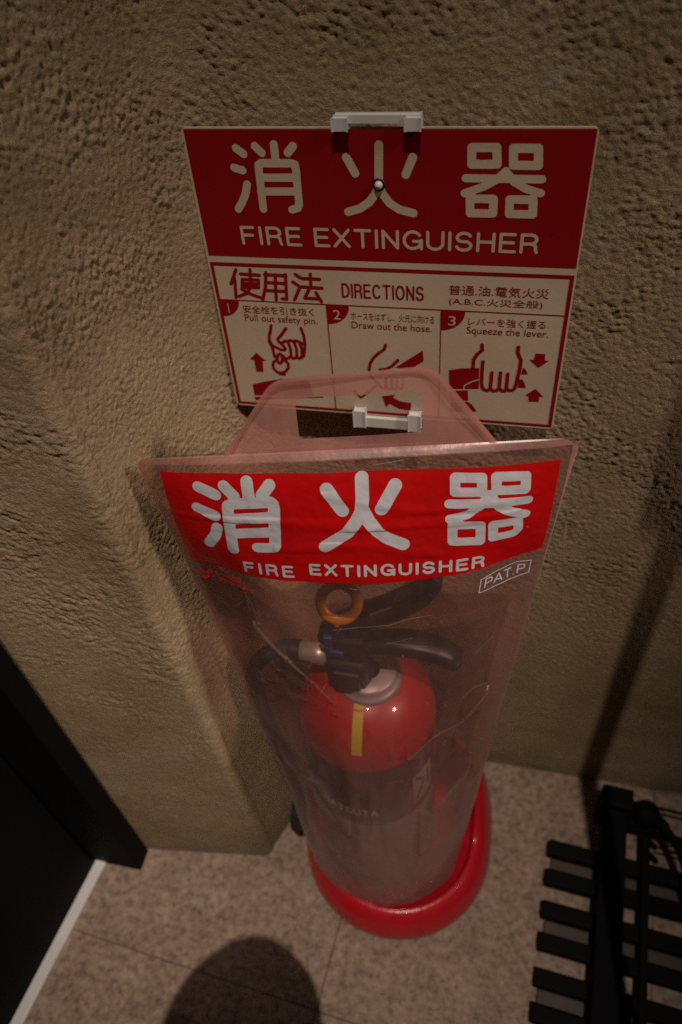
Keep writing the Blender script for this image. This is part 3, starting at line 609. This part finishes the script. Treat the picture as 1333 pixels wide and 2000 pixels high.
def bag_pt(u, v, off=0.0):
    x = (u/1000+BW)/(2*BW)*(len(FU)-1); y = v/1000/(ZT-ZB)*(len(FV)-1)
    x = min(max(x, 0), len(FU)-1.001); y = min(max(y, 0), len(FV)-1.001); i, j = int(x), int(y); a, b = x-i, y-j
    f = lambda G: G[j, i]*(1-a)*(1-b)+G[j, i+1]*a*(1-b)+G[j+1, i]*(1-a)*b+G[j+1, i+1]*a*b
    n = f(FNs); return Vector(f(FP)+n/np.linalg.norm(n)*off/1000)
cover = empty('extinguisher_cover', (-0.115, -0.145, ZB), 'pinkish clear plastic cover with a red printed band hung over the fire extinguisher', 'cover')
mesh('front_sheet', FP.reshape(-1, 3), grid_faces(len(FV), len(FU)), M['film'], cover, True)
mesh('back_sheet', BP[::2, ::2].reshape(-1, 3), grid_faces(*BP[::2, ::2].shape[:2]), M['film'], cover, True)
def strip(name, us, vs, m, off, side='f'):
    V = [bag_pt(u, v, off) for v in vs for u in us]; return mesh(name, V, grid_faces(len(vs), len(us)), m, cover, True)
vv = np.linspace(0, 711, 240)
strip('side_seam', [-166.4, -164, -161], vv, M['weld'], 0.5); strip('side_seam', [161, 164, 166.4], vv, M['weld'], 0.5)
# ribbed weld along the top
V, F = [], []; nr = 620
for j, v in enumerate((0.0, 0.8, 4.2, 5.0)):
    for i in range(nr+1):
        u = -166+332*i/nr; r = 0.5 if j in (0, 3) else 0.62
        p = bag_pt(u, v, r); V.append(p)
top = mesh('top_seam', V, grid_faces(4, nr+1), M['weld'], cover, False)
# printed band
us = np.linspace(-146.5, 154, 190); vs = np.linspace(0, 1, 66); V = []
for t in vs:
    for u in us:
        tt = 10.0+5.0*((u+146)/300); bb = 111.0-10.5*max(0, (u-20)/134)**1.2
        V.append(bag_pt(u, tt+(bb-tt)*t, 0.45))
mesh('printed_band', V, grid_faces(len(vs), len(us)), M['bred'], cover, True)
bk = [(s, 9.6) for s in BK1]+[(s, 10.2) for s in BK2a]+[(s, 10.2) for s in BK2]
for s in BK3: bk.append((s, 7.4 if len(s) == 5 or len(s) == 6 else 7.2))
Vk, Fk = ink(bk, 0.9)
def bend(st): return [([(x, y-0.036*(x+90)) for x, y in s]) for s in st]
wl = word('FIRE', -89.5, -48.5, 95.4, 105.6, .5)+word('EXTINGUISHER', -33.0, 103.5, 92.6, 102.2, .42)
Vl, Fl = ink([(s, 2.4) for s in wl], 0.45)
flat('lettering', merge((Vk, Fk), (Vl, Fl)), M['bwhite'], cover, 0.8, bag_pt)
flat('patent_mark', merge(ink([(s, 0.9) for s in PBX], 0.3), ink([(s, 1.3) for s in PTX], 0.3)), M['bwhite'], cover, 0.5, bag_pt)
lg = ink([(LOGO[0], 5.0), (LOGO[1], 5.0)], 0.5)
lw = ink([(s, 1.6) for s in word('YAMATO', -124, -99, 119.5, 125.0, .3)+word('PROTEC', -124, -93, 129.5, 135.0, .3)], 0.3)
flat('logo_print', merge(lg, lw), M['logo'], cover, 0.9, bag_pt)
# scuffs on the film, with some glints drawn in as pale strokes
sc_st = [(SCR[0], 0.7), (SCR[1], 0.6), (SCR[4], 0.5), (SCR[9], 1.2), ([(118, 262), (126, 256)], 0.5), ([(20, 9), (42, 6.5)], 0.6), ([(-2, 116), (4, 117)], 0.9), ([(40, 196), (41, 197)], 0.9)]
rs = random.Random(11)
for k in range(34):
    u = rs.uniform(-130, 140); v = rs.uniform(125, 560); a = rs.uniform(-1.2, 1.2)+(1.57 if rs.random() < .4 else 0); l = rs.uniform(4, 26)
    sc_st.append(([(u, v), (u+l*.5*math.cos(a)+rs.uniform(-1, 1), v+l*.5*math.sin(a)), (u+l*math.cos(a), v+l*math.sin(a))], rs.choice([0.25, 0.3, 0.45])))
sm = flat('scuffs_and_glints', ink(sc_st, 0.22), M['scuff_glint'], cover, 0.7, bag_pt); sm['kind'] = 'stuff'
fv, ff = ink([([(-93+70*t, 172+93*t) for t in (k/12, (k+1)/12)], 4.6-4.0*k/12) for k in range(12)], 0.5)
flat('fold_highlight', (fv, ff), M['fold_shine'], cover, 0.5, bag_pt)  # pale strips paint the bright streak along the folds
for cs in (([(-118, 112), (-100, 128), (-92, 150), (-88, 170)], 1.2), ([(46, 349), (67, 320), (98, 296), (122, 262)], 1.4)): flat('fold_highlight', ink([cs], 0.4), M['fold_shine'], cover, 0.5, bag_pt)
# carrying tab with a hand slot, in the plane of the top seam
E1 = Vector((math.cos(YAW), math.sin(YAW), math.cos(YAW)*math.tan(ROLL))); C0 = Vector((-.115, -.145, ZT))
def tab_pt(u, v, off=0.0): return C0+E1*(u/1000)+Vector((0, 0, v/1000))+Vector((0.13, -0.99, 0))*(off/1000)
def rpoly(pts, r, n=6):
    out = []
    for i, p in enumerate(pts):
        a = Vector(pts[i-1]); b = Vector(p); c = Vector(pts[(i+1) % len(pts)])
        d1 = (a-b).normalized(); d2 = (c-b).normalized(); rr = r[i]
        for k in range(n+1):
            t = k/n; out.append(tuple((b+d1*rr)*(1-t)**2+b*2*t*(1-t)+(b+d2*rr)*t*t))
    return out
def radial(poly, ctr, n=160):
    """resample a star-shaped outline by angle"""
    P = [Vector(p)-Vector(ctr) for p in poly]; out = []
    for k in range(n):
        a = 2*math.pi*k/n; d = Vector((math.cos(a), math.sin(a))); best = 0
        for p, q in zip(P, P[1:]+P[:1]):
            e = q-p; den = d.x*e.y-d.y*e.x
            if abs(den) < 1e-12: continue
            t = (p.x*e.y-p.y*e.x)/den; s_ = (p.x*d.y-p.y*d.x)/den
            if t > 0 and -1e-6 <= s_ <= 1+1e-6: best = max(best, t)
        out.append(tuple(Vector(ctr)+d*best))
    return out
ctr = (10, 30)
outer = radial(rpoly([(-96, -3), (-47, 65.5), (62, 68.5), (110, -3)], [1, 12, 12, 1]), ctr)
slot = radial(rpoly([(-34.5, 10.5), (-33.5, 47), (55.5, 49.5), (55.5, 12)], [5, 7, 7, 5]), ctr)
def blend(t): return [((1-t)*a[0]+t*b[0], (1-t)*a[1]+t*b[1]) for a, b in zip(outer, slot)]
rings = [blend(t) for t in (0, .12, .3, .5, .7, .88, 1)]
V = []
for k, rg in enumerate(rings):
    for (u, v) in rg: V.append(tab_pt(u, v, 1.2*math.sin(u/17.0)*math.sin(v/23.0)*min(1, v/20+.05)))
mesh('carry_tab', V, grid_faces(len(rings), 160, True), M['tab'], cover, True)
edge = radial(rpoly([(-92, -3), (-45, 62.5), (60, 65.0), (105, -3)], [1, 11, 11, 1]), ctr)
def frame_strip(a, b, off, mt):
    V = [tab_pt(u, v, off) for u, v in a]+[tab_pt(u, v, off+0.4) for u, v in [((p[0]+q[0])/2, (p[1]+q[1])/2) for p, q in zip(a, b)]]+[tab_pt(u, v, off) for u, v in b]
    return mesh('tab_seam', V, grid_faces(3, 160, True), mt, cover, True)
frame_strip(outer, edge, 2.0, M['weld'])

# ------------------------------------------------------------------ red plastic stand
SCX, SCY = -0.0960, -0.1435
stand = empty('extinguisher_stand', (SCX, SCY, 0), 'red plastic floor stand with a high back holding the fire extinguisher', 'stand')
def stand_ring(R, n=128):
    out = []
    for k in range(n):
        a = 2*math.pi*k/n; c, s = math.cos(a), math.sin(a)
        p = 2.0 if s < 0 else 3.4
        q = (abs(c)**p+abs(s)**p)**(-1/p)
        out.append((c*q, s*q*(1.0 if s < 0 else 0.97)))
    return out
ring = stand_ring(1)
prof = [(0.000, 0, 0.0015), (-0.001, .10, 0), (-0.0005, .25, 0), (0.003, .50, 0), (0.008, .72, 0), (0.014, .89, 0), (0.020, .98, 0), (0.0235, 1.0, 0), (0.026, .97, 0), (0.0275, .88, 0), (0.0285, .72, 0), (0.031, .56, 0.004), (0.040, .50, 0.004), (0.044, .38, 0.004), (0.048, .2, 0.006), (0.053, 0, 0.016), (0.130, 0, 0.016)]
V = []
for d_, hf, z0 in prof:
    for (cx_, cy_) in ring:
        y_ = SCY+cy_*0.1305; H_ = 0.048+0.102*float(sstep(-0.150, -0.020, np.array(y_)))
        r_ = 0.1305-d_; V.append((SCX+cx_*r_, SCY+cy_*r_, z0+hf*H_))
mesh('base_tray', V, grid_faces(len(prof), 128, True), M['stand'], stand, True)

# ------------------------------------------------------------------ fire extinguisher
EX, EY = -0.1215, -0.143
ext = empty('fire_extinguisher', (EX, EY, 0.016), 'red fire extinguisher with black levers standing inside the clear plastic cover', 'fire extinguisher')
R = 0.0760
bp_ = [(0.03, 0.0165), (0.062, 0.0165), (0.070, 0.019), (R, 0.027), (R, 0.373)]
dome = [(R*math.cos(a)**0.8, 0.373+0.070*math.sin(a)) for k, a in enumerate(np.linspace(0, 1.28, 16))]
prof_b = bp_+dome[1:]
lathe('body', prof_b, EX, EY, M['red'], ext, 96)
def wrap(name, a0, a1, z0, z1, m, rr=0.0004, n=24, parent=ext, fan=None):
    V = []
    for z in np.linspace(z0, z1, 6):
        for k in range(n+1):
            a = math.radians(a0+(a1-a0)*k/n); V.append((EX+(R+rr)*math.cos(a), EY+(R+rr)*math.sin(a), z))
    return mesh(name, V, grid_faces(6, n+1), m, parent, True)
wrap('name_label', -140, -46, 0.242, 0.300, M['dlabel'], n=40)
def cyl_map(u, v, off): a = u/1000/R; return Vector((EX+(R+off/1000)*math.cos(a), EY+(R+off/1000)*math.sin(a), v/1000))
cw = math.radians(-101)*R*1000
flat('lettering', ink([([(x, -y) for x, y in s], 2.2) for s in word('HATSUTA', cw-30, cw+36, -279, -265, .35)], 0.6), M['lprint'], ext, 0.8, cyl_map)
wrap('top_label', -172, -8, 0.302, 0.376, M['mlabel'], n=40)
wrap('usage_label', -172, -8, 0.060, 0.238, M['plabel'], n=40)
tl_ = []
for k in range(9):
    zz = 228-11.5*k; tl_.append(rect(cw-46, zz-2.6, cw+46, zz-0.6))
flat('label_lines', merge(*tl_), M['brown'], ext, 0.8, lambda u, v, off: cyl_map(u, v, off))
wrap('picture_label', -40, -16, 0.255, 0.325, M['plabel'], n=14)
flat('label_picture', merge(ink([([(R*1000*math.radians(-37), 318), (R*1000*math.radians(-27), 298), (R*1000*math.radians(-36), 264)], 3.5), ([(R*1000*math.radians(-22), 315), (R*1000*math.radians(-20), 270)], 3)], 0.8)), M['brown'], ext, 0.8, cyl_map)
# yellow tape on the dome
V = []
dl = [(r, z) for r, z in prof_b if z >= 0.33]
zt = np.linspace(0.402, 0.4385, 9); dr_ = [r for r, z in dl]; dz_ = [z for r, z in dl]
for z in zt:
    r = float(np.interp(z, dz_, dr_))+0.0006
    for k in range(5):
        w = (k/4-.5)*0.0105; a = math.radians(-86)+w/r; V.append((EX+r*math.cos(a), EY+r*math.sin(a), z))
mesh('yellow_sticker', V, grid_faces(9, 5), M['yellow'], ext, True)
# collar
lathe('collar', [(0.020, 0.430), (0.0325, 0.431), (0.034, 0.435), (0.034, 0.441), (0.0325, 0.444), (0.030, 0.4445), (0.0295, 0.450), (0.027, 0.453), (0.012, 0.453)], EX+0.006, EY, M['grey'], ext, 48)
vb = join_bm(box_bm(EX-0.031, EX+0.010, EY-0.026, EY+0.018, 0.4535, 0.492, 0.007, 3), box_bm(EX-0.031, EX+0.008, EY-0.019, EY+0.015, 0.488, 0.526, 0.005, 3),
             box_bm(EX-0.024, EX+0.004, EY-0.0300, EY-0.022, 0.456, 0.484, 0.003, 2))
bm_obj('valve_body', vb, M['black'], ext)
lathe('valve_skirt', [(0.012, 0.4525), (0.0235, 0.4525), (0.0245, 0.456), (0.0235, 0.463), (0.012, 0.465)], EX-0.011, EY-0.006, M['black'], ext, 40)
# carrying handle (lower) and squeeze lever (upper)
def lever(name, path, hw, th, m, slot=None):
    P = smooth_path(path, 7); V = []; n = len(P)
    for i, p in enumerate(P):
        t = (P[min(i+1, n-1)]-P[max(i-1, 0)]).normalized(); nrm = Vector((-t.z, 0, t.x)); f = i/(n-1)
        w = hw(f); h = th(f)
        for (a, b) in ((-1, -.55), (-1, .55), (-.7, 1), (.7, 1), (1, .55), (1, -.55), (.7, -1), (-.7, -1)):
            V.append(p+Vector((0, a*w, 0))+nrm*(b*h))
    F = grid_faces(n, 8, True)+[tuple(range(8))[::-1], tuple((n-1)*8+k for k in range(8))]
    return mesh(name, V, F, m, ext, True)
lever('carry_handle', [(EX-0.018, EY, 0.492), (EX+0.015, EY, 0.503), (EX+0.045, EY, 0.510), (EX+0.075, EY, 0.507), (EX+0.096, EY, 0.494)],
      lambda f: 0.0125+0.001*math.sin(f*3), lambda f: 0.0085 if f < 0.9 else 0.0065, M['black'])
# upper lever: two rails that meet in a hooked end
for s_ in (-1, 1):
    P = smooth_path([(EX-0.032, EY+s_*0.010, 0.513), (EX-0.005, EY+s_*0.011, 0.535), (EX+0.030, EY+s_*0.011, 0.562), (EX+0.058, EY+s_*0.010, 0.588), (EX+0.070, EY+s_*0.006, 0.604)], 6)
    tube('squeeze_lever_rail', P, [0.0062-0.0012*abs(k/len(P)-.3) for k in range(len(P))], M['black'], ext, 10, 1.25)
lever('squeeze_lever', [(EX+0.040, EY, 0.571), (EX+0.056, EY, 0.587), (EX+0.068, EY, 0.601), (EX+0.073, EY, 0.613), (EX+0.068, EY, 0.620)], lambda f: 0.0125-0.003*f, lambda f: 0.0065, M['black'])
lever('squeeze_lever', [(EX-0.034, EY, 0.508), (EX-0.016, EY, 0.524), (EX+0.004, EY, 0.540)], lambda f: 0.0135, lambda f: 0.0085, M['black'])
# safety pin ring, seal, hose
c = Vector((-0.1365, -0.146, 0.566)); nrm = Vector((0.10, -0.80, 0.59)).normalized(); a_ = Vector((1, 0, 0)); a_ = (a_-nrm*a_.dot(nrm)).normalized(); b_ = nrm.cross(a_)
V = []
for k in range(40):
    th = 2*math.pi*k/40; d = a_*math.cos(th)+b_*math.sin(th)
    for j in range(10):
        ph = 2*math.pi*j/10; V.append(c+d*(0.0172+0.0052*math.cos(ph))+nrm*0.0028*math.sin(ph))
F = [(i*10+j, i*10+(j+1) % 10, ((i+1) % 40)*10+(j+1) % 10, ((i+1) % 40)*10+j) for i in range(40) for j in range(10)]
mesh('pin_ring', V, F, M['orange'], ext, True)
tube('safety_pin', [c-b_*0.020 if b_.z > 0 else c+b_*0.020, (EX-0.020, EY-0.006, 0.532), (EX-0.020, EY+0.004, 0.520)], 0.003, M['orange'], ext, 8)
bm_obj('seal', join_bm(box_bm(EX-0.031, EX-0.022, EY-0.020, EY-0.014, 0.502, 0.528, 0.002, 2), box_bm(EX-0.027, EX-0.012, EY-0.021, EY-0.0155, 0.500, 0.508, 0.0015, 2)), M['blue'], ext)
tube('hose_connector', [(EX-0.028, EY, 0.468), (EX-0.036, EY, 0.4685), (EX-0.037, EY, 0.4685), (EX-0.050, EY, 0.469), (EX-0.051, EY, 0.469), (EX-0.066, EY, 0.4695)], [0.0085, 0.0085, 0.0115, 0.0115, 0.0105, 0.0105], M['silver'], ext, 20)
hp = smooth_path([(EX-0.064, EY, 0.4695), (EX-0.082, EY-0.001, 0.468), (EX-0.104, EY-0.003, 0.455), (EX-0.121, EY-0.006, 0.425), (EX-0.124, EY-0.010, 0.375), (EX-0.115, EY-0.012, 0.300), (EX-0.106, EY-0.012, 0.220), (EX-0.103, EY-0.016, 0.150), (EX-0.105, EY-0.022, 0.105)], 7)
hs = tube('hose', hp, [0.0115]*9+[0.0085]*(len(hp)-9), M['rubber'], ext, 14)
nz_ = tube('nozzle', [(EX-0.105, EY-0.021, 0.112), (EX-0.106, EY-0.024, 0.090), (EX-0.108, EY-0.027, 0.062)], [0.0095, 0.012, 0.0135], M['rubber'], ext, 16)

# ------------------------------------------------------------------ black slatted rack at the right
rk = empty('slatted_rack', (0.20, -0.18, 0), 'low black slatted rack on the floor tiles at the foot of the wall', 'rack')
rk_c, rk_s = math.cos(ROT), math.sin(ROT)
def rot_bm(bm, cx=0.11, cy=-0.12):
    for v in bm.verts:
        x, y = v.co.x-cx, v.co.y-cy; v.co.x = cx+x*rk_c-y*rk_s; v.co.y = cy+x*rk_s+y*rk_c
    return bm
def rbox(name, x0, x1, y0, y1, z0, z1, m, bev=0.0015): return bm_obj(name, rot_bm(box_bm(x0, x1, y0, y1, z0, z1, bev)), m, rk)
for k in range(4):
    y = -0.1205-0.0815*k
    rbox('slat', 0.113, 0.46, y-0.0105, y+0.0105, 0.008, 0.026, M['matte'], 0.003)
    rbox('slat', 0.113, 0.46, y-0.0395-0.0105, y-0.0395+0.0105, 0.008, 0.026, M['matte'], 0.003)
    rbox('board', 0.119, 0.455, y-0.031, y-0.009, 0.002, 0.007, M['brown'])  # thin dark strip added to paint the shaded gap between paired slats
rbox('spine', 0.178, 0.211, -0.405, -0.052, 0.0265, 0.052, M['matte'], 0.003)
rbox('spine_cap', 0.174, 0.216, -0.060, -0.030, 0.0, 0.066, M['matte'], 0.004)
rbox('runner', 0.234, 0.244, -0.405, -0.075, 0.0265, 0.036, M['matte'])
rbox('runner', 0.380, 0.398, -0.405, -0.075, 0.0265, 0.036, M['matte'])
tube('rail', [(0.172, -0.078, 0.038), (0.30, -0.086, 0.038), (0.46, -0.096, 0.038)], 0.0042, M['matte'], rk, 10)
tube('rail', [(0.215, -0.048, 0.050), (0.30, -0.054, 0.050), (0.46, -0.064, 0.050)], 0.0022, M['matte'], rk, 10)
tube('rail', [(0.26, -0.100, 0.050), (0.30, -0.104, 0.050), (0.46, -0.115, 0.050)], 0.0016, M['matte'], rk, 8)
tube('rail', [(0.26, -0.108, 0.050), (0.30, -0.112, 0.050), (0.46, -0.124, 0.050)], 0.0016, M['matte'], rk, 8)
for yy in (-0.078, -0.096): tube('upright', [(0.2465, yy, 0.004), (0.2465, yy-0.03, 0.055)], 0.0045, M['matte'], rk, 8)
# black fitting with its cord on the rack
ft = empty('cable_fitting', (0.238, -0.062, 0.05), 'rounded black fitting with a thick cord lying on the slatted rack', 'cable fitting')
lathe('fitting_head', [(0.001, 0.040), (0.012, 0.041), (0.018, 0.048), (0.019, 0.056), (0.015, 0.066), (0.008, 0.071), (0.001, 0.072)], 0.238, -0.064, M['matte'], ft, 32)
cp = smooth_path([(0.238, -0.064, 0.056), (0.254, -0.078, 0.062), (0.272, -0.100, 0.062), (0.284, -0.130, 0.056), (0.292, -0.175, 0.052), (0.31, -0.24, 0.050), (0.34, -0.32, 0.052)], 7)
tube('cord', cp, [0.012]*5+[0.009]*5+[0.0055]*(len(cp)-10), M['matte'], ft, 14)

# ------------------------------------------------------------------ black doorway at the left
jb = box('door_post', -0.62, -0.4535, -0.256, -0.2275, 0.0, 2.1, M['matte'], None, 0.002)
tag(jb, 'black door post standing against the left end of the plaster pier', 'door post')
pn = empty('door_panel', (-0.53, -0.26, 0), 'black door panel at the left running out from the wall', 'door panel')
def pbox(name, x0, x1, y0, y1, z0, z1, m, bev=0.001):
    bm = box_bm(x0, x1, y0, y1, z0, z1, bev); a = math.radians(-6)
    for v in bm.verts:
        x, y = v.co.x+0.508, v.co.y+0.258; v.co.x = -0.508+x*math.cos(a)-y*math.sin(a); v.co.y = -0.258+x*math.sin(a)+y*math.cos(a)
    return bm_obj(name, bm, m, pn)
pbox('panel', -0.560, -0.5245, -1.15, -0.262, 0.006, 2.05, M['matte'])
pbox('bottom_strip', -0.5240, -0.508, -1.15, -0.256, 0.0, 0.006, M['steel'])

# ------------------------------------------------------------------ sign board on a pole, out of frame at the right (its shadow lies on the wall)
pb = empty('pole_sign', (0.233, -0.50, 0), 'blank dark board on a thin pole standing to the right of the camera', 'sign')
tube('pole', [(0.233, -0.50, 0.03), (0.233, -0.50, 1.93)], 0.0095, M['matte'], pb, 16)
box('board', 0.209, 0.62, -0.508, -0.494, 1.915, 2.60, M['matte'], pb, 0.003)
lathe('foot', [(0.001, 0.0), (0.075, 0.0), (0.075, 0.006), (0.02, 0.018), (0.012, 0.03)], 0.233, -0.50, M['matte'], pb, 40)

# ------------------------------------------------------------------ photographer behind the camera (throws the round shadow on the floor)
def person():
    root = empty('person', (-0.16, -1.02, 0), 'person in dark clothes standing behind the camera and bending forward', 'person')
    J = dict(pel=(-.16, -1.02, .88, .13), sp1=(-.155, -1.0, 1.0, .12), ch=(-.14, -.93, 1.14, .135), nk=(-.115, -.84, 1.24, .055),
             shl=(-.30, -.92, 1.18, .055), ell=(-.28, -.86, 1.0, .046), wrl=(-.12, -.70, 1.12, .034),
             shr=(.03, -.92, 1.18, .055), elr=(.09, -.84, 1.0, .042), wrr=(.05, -.70, 1.06, .028),
             hpl=(-.25, -1.03, .84, .09), knl=(-.26, -1.0, .47, .058), anl=(-.27, -1.06, .08, .042), tol=(-.28, -.96, .035, .035),
             hpr=(-.07, -1.03, .84, .09), knr=(-.06, -1.0, .47, .058), anr=(-.05, -1.06, .08, .042), tor=(-.04, -.96, .035, .035))
    E = [('pel', 'sp1'), ('sp1', 'ch'), ('ch', 'nk'), ('ch', 'shl'), ('shl', 'ell'), ('ell', 'wrl'), ('ch', 'shr'), ('shr', 'elr'), ('elr', 'wrr'),
         ('pel', 'hpl'), ('hpl', 'knl'), ('knl', 'anl'), ('anl', 'tol'), ('pel', 'hpr'), ('hpr', 'knr'), ('knr', 'anr'), ('anr', 'tor')]
    ks = list(J); off = Vector(root.location)
    me = bpy.data.meshes.new('body'); me.from_pydata([tuple(Vector(J[k][:3])-off) for k in ks], [(ks.index(a), ks.index(b)) for a, b in E], [])
    o = bpy.data.objects.new('body', me); COL.objects.link(o); o.parent = root
    sk = o.modifiers.new('s', 'SKIN'); sub = o.modifiers.new('u', 'SUBSURF'); sub.levels = sub.render_levels = 2
    for i, k in enumerate(ks):
        r = J[k][3]; me.skin_vertices[0].data[i].radius = (r, r)
    me.skin_vertices[0].data[0].use_root = True
    dg = bpy.context.evaluated_depsgraph_get(); m2 = bpy.data.meshes.new_from_object(o.evaluated_get(dg))
    o.modifiers.clear(); o.data = m2; m2.materials.clear(); m2.materials.append(M['cloth'])
    m2.polygons.foreach_set('use_smooth', [True]*len(m2.polygons))
    hc = Vector((-0.069, -0.736, 1.31))
    HS = 0.92
    prof = [(0.001, .110), (.035, .104), (.058, .085), (.072, .05), (.074, .01), (.068, -.035), (.056, -.07), (.040, -.098), (.024, -.112), (.001, -.116)]
    V = [(hc.x+HS*r*math.cos(t), hc.y+HS*r*1.2*math.sin(t)+(0.02 if z < -.03 else 0), hc.z+z) for r, z in prof for t in np.linspace(0, 2*math.pi, 28, endpoint=False)]
    mesh('head', V, grid_faces(len(prof), 28, True), M['skin'], root, True)
    prof = [(0.001, .118), (.04, .112), (.064, .092), (.079, .055), (.081, .015), (.077, -.03)]
    V = [(hc.x+HS*r*math.cos(t), hc.y-.012+HS*r*1.2*math.sin(t), hc.z+z) for r, z in prof for t in np.linspace(0, 2*math.pi, 28, endpoint=False)]
    mesh('hair', V, grid_faces(len(prof), 28, True), M['hair'], root, True)
person()
